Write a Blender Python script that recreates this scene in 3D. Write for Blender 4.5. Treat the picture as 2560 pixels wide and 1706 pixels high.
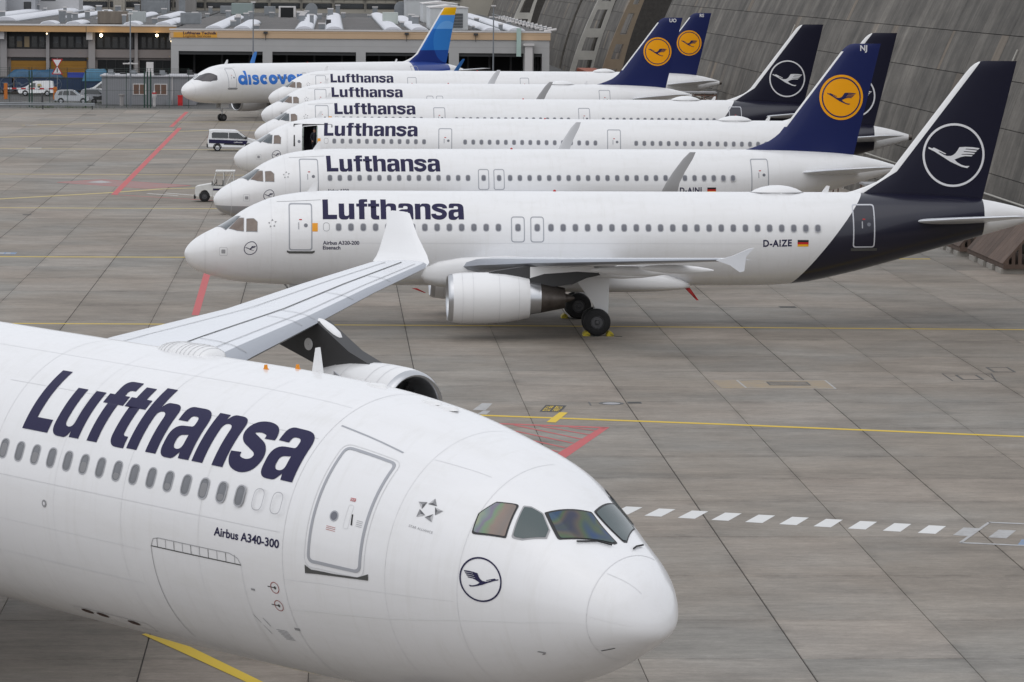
import bpy, bmesh, math, random
from mathutils import Vector, Matrix
from mathutils.geometry import tessellate_polygon
for o in list(bpy.data.objects): bpy.data.objects.remove(o)
R = math.radians
SC = bpy.context.scene
COL = SC.collection

# ---------------------------------------------------------------- camera
cam_d = bpy.data.cameras.new('camera'); cam = bpy.data.objects.new('camera', cam_d); COL.objects.link(cam)
yaw, pit, roll, CAMH = 0.050616, 0.101454, 0.008570, 15.4055
Fv = Vector((math.sin(yaw)*math.cos(pit), math.cos(yaw)*math.cos(pit), -math.sin(pit)))
Rv = Vector((math.cos(yaw), -math.sin(yaw), 0)); Uv = Rv.cross(Fv)
R2 = Rv*math.cos(roll) + Uv*math.sin(roll); U2 = Uv*math.cos(roll) - Rv*math.sin(roll)
mw = Matrix((R2, U2, -Fv)).transposed().to_4x4(); mw.translation = (0, 0, CAMH)
cam.matrix_world = mw
cam_d.sensor_fit = 'HORIZONTAL'; cam_d.sensor_width = 36; cam_d.lens = 126.5625
cam_d.clip_start = 1; cam_d.clip_end = 6000
SC.camera = cam
# ---------------------------------------------------------------- sky, sun, exposure
SUN_EL, SUN_AZ = R(58), R(200)
world = bpy.data.worlds.new('World'); SC.world = world; world.use_nodes = True
wn = world.node_tree; wn.nodes.clear()
sky = wn.nodes.new('ShaderNodeTexSky'); sky.sky_type = 'NISHITA'; sky.sun_disc = False
sky.sun_elevation = SUN_EL; sky.sun_rotation = SUN_AZ; sky.air_density = 1.0; sky.dust_density = 4.0; sky.ozone_density = 1.0
hs = wn.nodes.new('ShaderNodeHueSaturation'); hs.inputs['Saturation'].default_value = 0.45
bg = wn.nodes.new('ShaderNodeBackground'); bg.inputs['Strength'].default_value = 0.15
wo = wn.nodes.new('ShaderNodeOutputWorld')
ov = wn.nodes.new('ShaderNodeMix'); ov.data_type = 'RGBA'; ov.inputs[0].default_value = .86   # an even cloud deck over the clear sky
ov.inputs[7].default_value = (5.9, 6.08, 6.45, 1)
wn.links.new(sky.outputs[0], hs.inputs['Color']); wn.links.new(hs.outputs[0], ov.inputs[6]); wn.links.new(ov.outputs[2], bg.inputs['Color']); wn.links.new(bg.outputs[0], wo.inputs['Surface'])
sun_d = bpy.data.lights.new('sun', 'SUN'); sun_d.energy = 0.5; sun_d.angle = R(75); sun_d.color = (1, .98, .96)
sun = bpy.data.objects.new('sun', sun_d); COL.objects.link(sun)
sd = Vector((math.sin(SUN_AZ)*math.cos(SUN_EL), math.cos(SUN_AZ)*math.cos(SUN_EL), math.sin(SUN_EL)))
sun.rotation_euler = sd.to_track_quat('Z', 'Y').to_euler()
SC.view_settings.view_transform = 'Standard'; SC.view_settings.look = 'None'; SC.view_settings.gamma = 1.0
SC.view_settings.exposure = 0.0
SC.render.engine = 'CYCLES'

# ---------------------------------------------------------------- helpers
def tag(o, label=None, cat=None, group=None, kind=None):
    for k, v in (('label', label), ('category', cat), ('group', group), ('kind', kind)):
        if v: o[k] = v
    return o
def link(o, parent=None):
    COL.objects.link(o)
    if parent is not None: o.parent = parent
    return o
def empty(name, loc=(0, 0, 0), rz=0, label=None, cat=None, group=None):
    o = bpy.data.objects.new(name, None); o.empty_display_size = .5
    link(o); o.location = loc; o.rotation_euler = (0, 0, rz)
    return tag(o, label, cat, group)
def inst(name, mesh, parent=None, loc=(0, 0, 0), rz=0, scale=None):
    o = bpy.data.objects.new(name, mesh); link(o, parent); o.location = loc; o.rotation_euler = (0, 0, rz)
    if scale: o.scale = scale
    return o
def copy_tree(o, parent=None):
    c = o.copy(); COL.objects.link(c); c.parent = parent
    for ch in list(o.children): copy_tree(ch, c)
    return c

class MB:
    def __init__(s): s.v = []; s.f = []; s.m = []
    def add(s, vs, fs, mi=0):
        b = len(s.v); s.v += [tuple(v) for v in vs]; s.f += [tuple(i+b for i in f) for f in fs]; s.m += [mi]*len(fs); return s
    def box(s, x0, x1, y0, y1, z0, z1, mi=0):
        return s.add([(x, y, z) for z in (z0, z1) for y in (y0, y1) for x in (x0, x1)],
                     [(0, 2, 3, 1), (4, 5, 7, 6), (0, 1, 5, 4), (2, 6, 7, 3), (0, 4, 6, 2), (1, 3, 7, 5)], mi)
    def loft(s, rings, cap0=True, cap1=True, mi=0, closed=True):
        n = len(rings[0]); vs = [v for r in rings for v in r]; fs = []
        for i in range(len(rings)-1):
            for j in range(n if closed else n-1):
                k = (j+1) % n
                fs.append((i*n+j, i*n+k, (i+1)*n+k, (i+1)*n+j))
        if cap0: fs.append(tuple(range(n))[::-1])
        if cap1: fs.append(tuple((len(rings)-1)*n+j for j in range(n)))
        return s.add(vs, fs, mi)
    def tube(s, pts, r, n=8, mi=0, cap=True):
        pts = [Vector(p) for p in pts]; rs = r if isinstance(r, (list, tuple)) else [r]*len(pts); rings = []
        for i, p in enumerate(pts):
            d = (pts[min(i+1, len(pts)-1)]-pts[max(i-1, 0)]).normalized()
            a = d.orthogonal().normalized() if abs(d.z) > .9 else d.cross(Vector((0, 0, 1))).normalized()
            b = d.cross(a)
            rings.append([p+(a*math.cos(t)+b*math.sin(t))*rs[i] for t in [2*math.pi*j/n for j in range(n)]])
        return s.loft(rings, cap, cap, mi)
    def lathe(s, prof, c=(0, 0, 0), axis='x', n=24, mi=0, cap0=False, cap1=False):
        rings = []
        for (h, r) in prof:
            ring = []
            for j in range(n):
                t = 2*math.pi*j/n; a, b = r*math.cos(t), r*math.sin(t)
                q = {'x': (h, a, b), 'y': (a, h, b), 'z': (a, b, h)}[axis]
                ring.append((q[0]+c[0], q[1]+c[1], q[2]+c[2]))
            rings.append(ring)
        return s.loft(rings, cap0, cap1, mi)
    def prism(s, poly, a0, a1, plane='xz', mi=0):
        n = len(poly)
        f = {'xz': lambda u, v, a: (u, a, v), 'yz': lambda u, v, a: (a, u, v), 'xy': lambda u, v, a: (u, v, a)}[plane]
        vs = [f(u, v, a0) for u, v in poly]+[f(u, v, a1) for u, v in poly]
        fs = [(i, (i+1) % n, n+(i+1) % n, n+i) for i in range(n)]+[tuple(range(n))[::-1], tuple(range(n, 2*n))]
        return s.add(vs, fs, mi)
    def mesh(s, name, mats, smooth=35):
        me = bpy.data.meshes.new(name); me.from_pydata(s.v, [], s.f); me.update()
        for m in (mats if isinstance(mats, (list, tuple)) else [mats]): me.materials.append(m)
        me.polygons.foreach_set('material_index', s.m)
        bm = bmesh.new(); bm.from_mesh(me); bmesh.ops.recalc_face_normals(bm, faces=bm.faces); bm.to_mesh(me); bm.free()
        if smooth:
            me.polygons.foreach_set('use_smooth', [True]*len(me.polygons))
            if smooth < 180: me.set_sharp_from_angle(angle=R(smooth))
        return me
    def build(s, name, mats, parent=None, smooth=35, loc=(0, 0, 0)):
        return inst(name, s.mesh(name, mats, smooth), parent, loc)

# ---------------------------------------------------------------- materials
_M = {}
def M(name, rgb, rough=.6, metal=0, coat=0, var=0, vscale=1.0, stretch=(1, 1, 1), bump=0, emit=None, emis=0, spec=.5, detail=6, obj=True, rnd=0):
    if name in _M: return _M[name]
    m = bpy.data.materials.new(name); m.use_nodes = True; nt = m.node_tree; b = nt.nodes['Principled BSDF']
    b.inputs['Base Color'].default_value = (*rgb, 1); b.inputs['Roughness'].default_value = rough; b.inputs['Metallic'].default_value = metal
    b.inputs['Coat Weight'].default_value = coat; b.inputs['Coat Roughness'].default_value = .12; b.inputs['Specular IOR Level'].default_value = spec
    if emit: b.inputs['Emission Color'].default_value = (*emit, 1); b.inputs['Emission Strength'].default_value = emis
    if var or bump or rnd:
        tc = nt.nodes.new('ShaderNodeTexCoord'); mp = nt.nodes.new('ShaderNodeMapping'); nz = nt.nodes.new('ShaderNodeTexNoise')
        mp.inputs['Scale'].default_value = stretch
        nz.inputs['Scale'].default_value = vscale; nz.inputs['Detail'].default_value = detail; nz.inputs['Roughness'].default_value = .62
        nt.links.new(tc.outputs['Object'], mp.inputs[0]); nt.links.new(mp.outputs[0], nz.inputs['Vector'])
        if var or rnd:
            mr = nt.nodes.new('ShaderNodeMapRange'); mr.inputs[1].default_value = .25; mr.inputs[2].default_value = .75
            mr.inputs[3].default_value = 1-var; mr.inputs[4].default_value = 1+var
            nt.links.new(nz.outputs['Fac'], mr.inputs[0]); out = mr.outputs[0]
            if rnd:
                oi = nt.nodes.new('ShaderNodeObjectInfo'); mr2 = nt.nodes.new('ShaderNodeMapRange')
                mr2.inputs[3].default_value = 1-rnd; mr2.inputs[4].default_value = 1+rnd
                nt.links.new(oi.outputs['Random'], mr2.inputs[0])
                mu = nt.nodes.new('ShaderNodeMath'); mu.operation = 'MULTIPLY'; nt.links.new(out, mu.inputs[0]); nt.links.new(mr2.outputs[0], mu.inputs[1]); out = mu.outputs[0]
            vm = nt.nodes.new('ShaderNodeVectorMath'); vm.operation = 'SCALE'; vm.inputs[0].default_value = rgb
            nt.links.new(out, vm.inputs['Scale']); nt.links.new(vm.outputs[0], b.inputs['Base Color'])
        if bump:
            bp = nt.nodes.new('ShaderNodeBump'); bp.inputs['Strength'].default_value = bump; bp.inputs['Distance'].default_value = .02
            nt.links.new(nz.outputs['Fac'], bp.inputs['Height']); nt.links.new(bp.outputs[0], b.inputs['Normal'])
    _M[name] = m; return m
def nd(nt, t, **kw):
    n = nt.nodes.new(t)
    for k, v in kw.items(): setattr(n, k, v)
    return n
def mth(nt, op, a, b=None, c=None):
    n = nd(nt, 'ShaderNodeMath', operation=op)
    for i, x in enumerate((a, b, c)):
        if x is None: continue
        if isinstance(x, (int, float)): n.inputs[i].default_value = x
        else: nt.links.new(x, n.inputs[i])
    return n.outputs[0]
def mixc(nt, fac, a, b):
    n = nd(nt, 'ShaderNodeMix', data_type='RGBA')
    if isinstance(fac, (int, float)): n.inputs[0].default_value = fac
    else: nt.links.new(fac, n.inputs[0])
    for i, x in ((6, a), (7, b)):
        if isinstance(x, tuple): n.inputs[i].default_value = (*x[:3], 1)
        else: nt.links.new(x, n.inputs[i])
    return n.outputs[2]

WHITE = (.80, .80, .805)
NAVY_NEW, NAVY_OLD = (.008, .008, .022), (.012, .019, .095)
TITLE = (.022, .020, .062)
m_white = M('white_gloss_paint', WHITE, .28, coat=.35, var=.025, vscale=.6)
m_title = M('navy_lettering', TITLE, .5, spec=.2)
m_navy_old = M('navy_blue_paint', NAVY_OLD, .3, coat=.3)
m_orange = M('tail_orange_paint', (.93, .39, .008), .45, spec=.25)
m_lwhite = M('logo_white_paint', (.74, .74, .76), .4)
m_line = M('panel_line', (.36, .36, .37), .6)
m_line2 = M('pale_panel_line', (.66, .66, .67), .6)
m_frame = M('grey_door_band', (.36, .37, .40), .45)
m_dark = M('dark_recess', (.012, .012, .013), .8)
m_black = M('black_rubber', (.014, .014, .015), .75, var=.3, vscale=4)
m_metal = M('bare_aluminium', (.55, .56, .58), .28, metal=.9)
m_wing = M('wing_grey_paint', (.70, .72, .76), .26, coat=.25, var=.035, vscale=.8)
m_slat = M('slat_bare_metal', (.34, .36, .40), .35, metal=.35)
m_gun = M('exhaust_metal', (.12, .105, .095), .38, metal=.8, var=.3, vscale=3)
m_pylon = M('dark_pylon_paint', (.045, .045, .047), .55)
m_steel = M('gear_grey_paint', (.42, .42, .42), .5)
m_winf = M('window_surround', (.40, .405, .43), .5)
m_winp = M('cabin_window_pane', (.135, .14, .165), .15, coat=.4)
m_plug = M('window_plug', (.78, .78, .78), .3, coat=.3)
m_red = M('red_flag_paint', (.45, .012, .012), .5)
m_sill = M('sill_plate', (.075, .075, .072), .6)
m_glass = M('cockpit_glass', (.035, .05, .06), .04, coat=1.0)
m_glassf = M('cockpit_window_seal', (.02, .02, .022), .5)
m_grey = M('mid_grey_paint', (.30, .30, .31), .5, var=.06)
# ---------------------------------------------------------------- ground
def concrete_mat(name, island):
    m = bpy.data.materials.new(name); m.use_nodes = True; nt = m.node_tree; b = nt.nodes['Principled BSDF']
    geo = nd(nt, 'ShaderNodeNewGeometry'); L = nt.links.new
    def noise(scale, stretch, det=6, rough=.6):
        mp = nd(nt, 'ShaderNodeMapping'); mp.inputs['Scale'].default_value = stretch
        n = nd(nt, 'ShaderNodeTexNoise'); n.inputs['Scale'].default_value = scale; n.inputs['Detail'].default_value = det; n.inputs['Roughness'].default_value = rough
        L(geo.outputs['Position'], mp.inputs[0]); L(mp.outputs[0], n.inputs['Vector']); return n.outputs['Fac']
    if island: rnd = geo.outputs['Random Per Island']
    else: rnd = nd(nt, 'ShaderNodeObjectInfo').outputs['Random']
    big = noise(.07, (1, 1, 1), 5); strk = noise(2.4, (.20, 1.5, 1), 9, .78); fine = noise(22, (.4, 1.3, 1), 5, .8); mid = noise(.42, (.6, 1.0, 1), 8, .68)
    pale = noise(.16, (.8, 1.5, 1), 8, .72); grit = noise(7.5, (.35, .8, 1), 6, .8)
    def mr(x, a, b_, c, d):
        n = nd(nt, 'ShaderNodeMapRange'); L(x, n.inputs[0])
        for i, v in enumerate((a, b_, c, d)): n.inputs[i+1].default_value = v
        return n.outputs[0]
    f = mth(nt, 'MULTIPLY', mr(rnd, 0, 1, .885, 1.105), mr(strk, .3, .7, .83, 1.15))
    f = mth(nt, 'MULTIPLY', f, mr(fine, .3, .7, .85, 1.14))
    f = mth(nt, 'MULTIPLY', f, mr(mid, .32, .66, .76, 1.13))
    f = mth(nt, 'MULTIPLY', f, mr(big, .35, .65, .88, 1.09)); f = mth(nt, 'MULTIPLY', f, mr(grit, .3, .7, .84, 1.15))
    if not island:   # grime creeping in from the joints
        tc = nd(nt, 'ShaderNodeTexCoord'); sp = nd(nt, 'ShaderNodeSeparateXYZ'); L(tc.outputs['Generated'], sp.inputs[0])
        ex = mth(nt, 'MULTIPLY', mth(nt, 'MINIMUM', sp.outputs[0], mth(nt, 'SUBTRACT', 1.0, sp.outputs[0])), 3.7)
        ey = mth(nt, 'MULTIPLY', mth(nt, 'MINIMUM', sp.outputs[1], mth(nt, 'SUBTRACT', 1.0, sp.outputs[1])), 3.4)
        ed = mth(nt, 'MINIMUM', ex, ey); gr = noise(.8, (1, .8, 1), 8, .7)
        k = mth(nt, 'MULTIPLY', mr(ed, .0, .30, 1, 0), mr(gr, .44, .68, 0, .30)); f = mth(nt, 'MULTIPLY', f, mth(nt, 'SUBTRACT', 1.0, k))
    # tint varies between grey and faint pink-brown patches
    col = mixc(nt, mr(big, .42, .62, 0, 1), (.270, .236, .198), (.240, .226, .203))
    col = mixc(nt, mr(rnd, .6, 1, 0, .4), col, (.274, .228, .192))
    col = mixc(nt, mr(pale, .64, .74, 0, .35), col, (.355, .335, .305))
    # dark oil drips
    oil = noise(.42, (.7, 1.6, 1), 9, .8)
    f = mth(nt, 'MULTIPLY', f, mr(oil, .60, .76, 1, .50)); st2 = noise(.12, (1, 1.8, 1), 9, .72); f = mth(nt, 'MULTIPLY', f, mr(st2, .52, .66, 1, .84))
    vm = nd(nt, 'ShaderNodeVectorMath', operation='SCALE'); L(col, vm.inputs[0]); L(f, vm.inputs['Scale']); L(vm.outputs[0], b.inputs['Base Color'])
    b.inputs['Roughness'].default_value = .82; b.inputs['Specular IOR Level'].default_value = .35
    bp = nd(nt, 'ShaderNodeBump'); bp.inputs['Strength'].default_value = .12; bp.inputs['Distance'].default_value = .01; L(fine, bp.inputs['Height']); L(bp.outputs[0], b.inputs['Normal'])
    return m
m_conc = concrete_mat('apron_concrete', False); m_conc2 = concrete_mat('apron_concrete_far', True)
m_joint = M('joint_filler', (.045, .041, .037), .9, var=.3, vscale=2)
m_asph = M('asphalt', (.075, .074, .072), .85, var=.25, vscale=.6, bump=.1)
m_earth = M('ground_far', (.12, .118, .11), .9, var=.2, vscale=.05)

g = MB(); g.add([(-2500, -300, -.16), (2500, -300, -.16), (2500, 5000, -.16), (-2500, 5000, -.16)], [(0, 1, 2, 3)])
tag(g.build('ground', m_earth, smooth=0), kind='structure')
g = MB(); g.box(-95, 95, -30, 403.5, -.12, -.028)
apron = tag(g.build('apron', m_joint, smooth=0), kind='structure')
XJ = [-11.65+3.728*i for i in range(-22, 26)]
YJ = [-30, -22, -14, -6, 2, 10, 18, 26, 34, 42, 48, 54.5, 61, 67.5, 74, 80.2, 85.1, 91.5, 98.0, 104.8, 109.6, 114.7, 122, 129.5, 134.4, 139.6, 145.2, 152, 159.5, 167, 174.2]
while YJ[-1] < 396: YJ.append(YJ[-1]+7.35)
YJ[-1] = 403.4
rng = random.Random(3)
def slab_into(mb, x0, x1, y0, y1, gx0, gx1, gy):
    a0, a1, b0, b1 = x0+gx0, x1-gx1, y0+gy, y1-gy; c = .012
    mb.add([(a0, b0, -.04), (a1, b0, -.04), (a1, b1, -.04), (a0, b1, -.04), (a0, b0, -c), (a1, b0, -c), (a1, b1, -c), (a0, b1, -c),
            (a0+c, b0+c, 0), (a1-c, b0+c, 0), (a1-c, b1-c, 0), (a0+c, b1-c, 0)],
           [(0, 1, 5, 4), (1, 2, 6, 5), (2, 3, 7, 6), (3, 0, 4, 7), (4, 5, 9, 8), (5, 6, 10, 9), (6, 7, 11, 10), (7, 4, 8, 11), (8, 9, 10, 11)])
cells = []
for i in range(len(XJ)-1):
    for j in range(len(YJ)-1):
        x0, x1, y0, y1 = XJ[i], XJ[i+1], YJ[j], YJ[j+1]
        gx0 = .015 if i % 2 == 0 else .007; gx1 = .007 if i % 2 == 0 else .015
        gy = (.010, .020, .006, .014, .006)[j % 5] if j not in (17, 18) else .032
        cx, cy = (x0+x1)/2, (y0+y1)/2
        xl, xr = -840/9000*cy-2.6, 1720/9000*cy+2.6
        vis = cy > 70 and xl < cx < xr
        cells.append((cy if vis else 1e6+cy, x0, x1, y0, y1, gx0, gx1, gy))
cells.sort()
rest = MB(); cache = {}
for k, (key, x0, x1, y0, y1, gx0, gx1, gy) in enumerate(cells):
    if k < 300 and key < 1e6:
        w, h = round(x1-x0, 3), round(y1-y0, 3); ck = (w, h, gx0, gy)
        if ck not in cache:
            q = MB(); slab_into(q, 0, w, 0, h, gx0, gx1, gy); cache[ck] = q.mesh('slab', m_conc, 0)
        inst('slab', cache[ck], apron, (x0, y0, 0))
    else: slab_into(rest, x0, x1, y0, y1, gx0, gx1, gy)
o = rest.build('far_slabs', m_conc2, apron, smooth=0); o['kind'] = 'stuff'
g = MB(); g.add([(-120, 403.6, -.03), (60, 403.6, -.03), (60, 700, -.03), (-120, 700, -.03)], [(0, 1, 2, 3)])
tag(g.build('service_road', m_asph, smooth=0), kind='structure')
g = MB(); g.add([(-95, 403.6, -.02), (36, 403.6, -.02), (36, 408.6, -.02), (-95, 408.6, -.02)], [(0, 1, 2, 3)])
tag(g.build('verge', M('verge_gravel', (.16, .15, .13), .95, var=.4, vscale=1.2), smooth=0), kind='structure')

# ---------------------------------------------------------------- painted markings
def worn(name, rgb, wear):
    m = bpy.data.materials.new(name); m.use_nodes = True; nt = m.node_tree; b = nt.nodes['Principled BSDF']; L = nt.links.new
    geo = nd(nt, 'ShaderNodeNewGeometry'); mp = nd(nt, 'ShaderNodeMapping'); mp.inputs['Scale'].default_value = (.7, 1.5, 1)
    n = nd(nt, 'ShaderNodeTexNoise'); n.inputs['Scale'].default_value = 3.2; n.inputs['Detail'].default_value = 9; n.inputs['Roughness'].default_value = .75
    L(geo.outputs['Position'], mp.inputs[0]); L(mp.outputs[0], n.inputs['Vector'])
    r = nd(nt, 'ShaderNodeMapRange'); L(n.outputs['Fac'], r.inputs[0]); r.inputs[1].default_value = .62-wear*.35; r.inputs[2].default_value = .78-wear*.25; r.inputs[3].default_value = .05+wear*.15; r.inputs[4].default_value = min(1, .45+wear)
    L(mixc(nt, r.outputs[0], rgb, (.225, .21, .195)), b.inputs['Base Color']); b.inputs['Roughness'].default_value = .7
    return m
p_yel = worn('yellow_marking_paint', (.62, .44, .035), .1); p_yelf = worn('faded_yellow_paint', (.52, .41, .15), .2); p_yels = worn('fresh_yellow_paint', (.68, .47, .02), .0)
p_red = worn('red_marking_paint', (.50, .082, .086), .16); p_redf = worn('faded_red_paint', (.36, .13, .12), .6); p_wht = worn('white_marking_paint', (.68, .68, .67), .05)
p_whtf = worn('faded_white_paint', (.42, .42, .42), .4); p_blk = worn('black_marking_paint', (.03, .03, .032), .05); p_blu = worn('blue_marking_paint', (.16, .26, .42), .45); p_tan = worn('faded_tan_paint', (.33, .25, .15), .5)
def flat(name, polys, mat, z=.004, label=None, group=None):
    mb = MB()
    for pl in polys: mb.add([(x, y, z) for x, y in pl], [tuple(range(len(pl)))])
    o = mb.build(name, mat, None, 0); tag(o, kind='structure'); return o
def stripe(pts, w):
    out = []
    for (x0, y0), (x1, y1) in zip(pts[:-1], pts[1:]):
        dx, dy = x1-x0, y1-y0; l = math.hypot(dx, dy); nx, ny = -dy/l*w/2, dx/l*w/2
        out.append([(x0+nx, y0+ny), (x0-nx, y0-ny), (x1-nx, y1-ny), (x1+nx, y1+ny)])
    return out
flat('yellow_lead_line', stripe([(-30.89, 362.2), (-18.34, 371.1), (-12, 373.2), (4, 374)], .62), p_yelf)
flat('yellow_lead_line', stripe([(-34, 332), (-24.87, 340.7), (-18.1, 347.8), (-11.9, 352.9), (8, 354)], .60), p_yelf)
flat('yellow_lead_line', stripe([(-40, 314.3), (12, 314.5)], .55), p_yelf)
flat('yellow_lead_line', stripe([(-40, 274.4), (12, 275.6)], .42), p_yelf)
flat('yellow_lead_line', stripe([(-26, 241), (-22.37, 244.7), (-15.76, 251.9), (-12.03, 257), (-9.65, 258.4), (8, 259)], .60), p_yelf, .006)
flat('yellow_lead_line', stripe([(-40, 235.4), (34, 236.4)], .52), p_yelf)
flat('yellow_lead_line', stripe([(-40, 194.7), (-7.89, 195.3), (33, 196.5)], .42), p_yel)
flat('yellow_lead_line', stripe([(-40, 158.3), (-7.48, 157.9), (8.3, 157.75), (33, 156.7)], .34), p_yel)
flat('yellow_lead_line', stripe([(-2, 127.4), (5.3, 125.34), (13.46, 123.0), (23.4, 119.8), (34, 116.4)], .34), p_yels, .006)
flat('yellow_stop_bar', [[(8.11, 126.29), (8.39, 126.18), (7.78, 123.3), (7.47, 123.44)]], p_yels, .009)
flat('yellow_nose_line', [[(-4.30, 83.35), (-3.2, 81.7), (-1.45, 77.55), (-.3, 74.2), (-.66, 74.2), (-1.82, 77.55), (-3.4, 81.1), (-4.38, 83.25)]], p_yels, .010)
flat('red_boundary_line', stripe([(-15.0, 250.0), (-15.0, 358)], .44), p_red, .009)
flat('red_boundary_line', stripe([(-15.95, 360.6), (-15.95, 399.5)], .40), p_red)
flat('red_boundary_line', [[(-6.6, 192.5), (-6.24, 192.5), (-5.93, 162.1), (-6.26, 162.1)]], p_red)
flat('red_boundary_line', stripe([(-5.95, 160), (-4.9, 131)], .32), p_red)
dm = [(-20.01, 264.4), (-16.97, 268.4), (-10.17, 261.2), (-13.14, 257.5)]
flat('red_diamond_marking', [dm], p_redf, .004)
flat('red_diamond_outline', stripe(dm+[dm[0]], .16), p_red, .007)
flat('white_diamond_core', [[(-17.88, 264.6), (-16.97, 266.8), (-15.98, 264.8), (-16.77, 263.6)]], p_whtf, .010)
flat('red_thin_line', stripe([(-15.0, 250.1), (-9.17, 245.3), (-4, 241)], .2), p_red)
flat('white_guide_line', stripe([(-12.81, 251.7), (-10.56, 249.3)], .22)+stripe([(-11.59, 252.4), (-9.34, 249.8)], .22), p_wht)
flat('white_tick_mark', [[(-30.6, 361.9), (-29.4, 362.0), (-29.4, 362.9), (-30.6, 362.8)], [(-24.2, 352), (-22.9, 352), (-22.9, 352.8), (-24.2, 352.8)], [(-26.6, 314.7), (-25.2, 314.7), (-25.2, 315.9), (-26.6, 315.9)]], p_whtf, .008)
# red hatched triangle
tri_e = [(5.1, 123.35), (9.25, 122.16), (9.57, 122.09), (6.6, 111.6), (6.3, 112.0), (9.10, 121.86)]
flat('red_triangle_border', [[(4.6, 123.5), (9.57, 122.09), (9.33, 121.82), (4.6, 123.2)], [(9.55, 122.05), (9.22, 121.90), (6.0, 110.6), (6.3, 109.4)]], p_red)
hat = []
for a, b in (((6.32, 122.6), (8.37, 118.9)), ((7.22, 122.3), (8.7, 120.06)), ((8.19, 122.05), (9.01, 121.1)), ((5.75, 121.9), (8.02, 117.85)), ((5.8, 120.2), (7.68, 116.72)), ((6.1, 118.2), (7.39, 115.7))):
    hat += stripe([a, b], .13)
flat('red_triangle_hatching', hat, p_red, .006)
flat('black_stand_panel', [[(7.75, 128.5), (8.49, 128.31), (8.13, 126.29), (7.4, 126.47)]], p_blk)
rb = random.Random(9); gl = []
for r_ in range(4):
    for c_ in range(2):
        u0 = .10+c_*.46; v0 = .12+r_*.2
        for k in range(4):
            uu = u0+k*.09; vv = v0; w_ = .065; h_ = .13 if rb.random() > .4 else .06
            P = lambda u, v: (7.4+.73*u+.35*v, 126.47-.18*u+2.03*v)
            gl.append([P(uu, vv), P(uu+w_, vv), P(uu+w_, vv+h_), P(uu, vv+h_)])
flat('yellow_stand_figures', gl, p_yels, .008)
for k in range(14):
    bx, by = 8.08+.922*k, 102.25-.395*k
    if k >= 13: break
    flat('white_dash', [[(bx, by), (bx+.47, by-.18), (bx+1.01, by+1.24), (bx+.55, by+1.40)]], p_wht if k < 10 else p_whtf)
bxl = [(18.74, 100.63), (22.5, 99.6), (21.8, 95.6), (17.28, 96.96)]
flat('white_box_outline', stripe(bxl[:2], .22)+stripe(bxl[2:], .22)+stripe([bxl[3], bxl[0]], .10), p_whtf, .008)
flat('blue_patch', [[(18.78, 96.55), (20.4, 96.2), (20.7, 97.25), (19.09, 97.57)]], p_blu)
flat('blue_stand_panel', [[(-20.5, 198.4), (-17.19, 198.13), (-17.18, 196.78), (-20.4, 197)]], p_blu)
flat('blue_stand_figures', [[(-18.1, 197.9), (-17.85, 197.9), (-17.85, 197.1), (-18.1, 197.1)], [(-17.75, 197.85), (-17.5, 197.85), (-17.5, 197.1), (-17.75, 197.1)]], p_whtf, .008)
flat('tan_patch', [[(14.6, 136.5), (18.97, 136.6), (18.99, 133.74), (14.7, 133.9)]], p_tan)
fb = [(15.56, 136.6), (18.97, 136.6), (18.99, 133.74), (15.63, 134.0)]
flat('pale_box_outline', stripe(fb+[fb[0]], .07)+stripe([fb[0], fb[2]], .04)+stripe([(16.6, 136.08), (18.2, 134.85)], .04), p_whtf, .007)
flat('grey_overpaint', [[(5.47, 128.95), (5.84, 128.88), (5.51, 126.84), (5.05, 126.91)], [(5.43, 126.75), (5.67, 126.68), (5.48, 125.57), (5.17, 125.72)]], p_whtf)
flat('road_dash', [[(-36.5+i*2.6, 428), (-35.2+i*2.6, 428), (-35.2+i*2.6, 428.4), (-36.5+i*2.6, 428.4)] for i in range(4)], p_wht, -.02)
# covers and drains set in the concrete
def drain(pl, name='drain_grate', label='small dark steel drain grate', nb=5):
    (x0, y0), (x1, y1) = pl
    mb = MB(); mb.box(x0, x1, y0, y1, .002, .005)
    for i in range(nb): yy = y0+(y1-y0)*(i+.5)/nb; mb.box(x0+.03, x1-.03, yy-.02, yy+.02, .006, .010)
    return tag(mb.build(name, m_sill, None, 0), label, 'drain')
drain(((10.75, 128.95), (11.27, 129.48)), label='dark drain grate beside the round manhole ring on the apron')
drain(((-19.52, 228.7), (-18.96, 229.2)), label='dark drain grate at far left, level with the nose of the second parked jet')
drain(((-19.42, 287.8), (-18.81, 288.5)), label='dark drain grate left of the long red line')
drain(((-26.73, 388.2), (-25.21, 389.4)), label='wide dark drain slot near the far left edge of the apron')
drain(((21.0, 166.9), (21.8, 167.6)), label='dark drain grate behind the tail end of the nearest parked jet')
mb = MB(); n = 28
rg = lambda r, z: [(10.15+r*math.cos(2*math.pi*j/n), 128.97+r*1.02*math.sin(2*math.pi*j/n), z) for j in range(n)]
mb.loft([rg(.46, .003), rg(.45, .010), rg(.34, .010), rg(.33, .003)], False, False)
o = mb.build('manhole_cover', m_sill, None, 0); tag(o, 'round manhole cover with dark iron ring on the bare apron', 'manhole')
mb = MB(); mb.loft([rg(.32, .002), rg(.31, .006)], False, True); mb.build('lid', m_grey, o, 0)
mb = MB(); mb.box(9.33, 9.39, 128.35, 129.45, .003, .008); tag(mb.build('expansion_slot', m_sill, None, 0), 'short dark slot left of the round manhole ring', 'slot')
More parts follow.
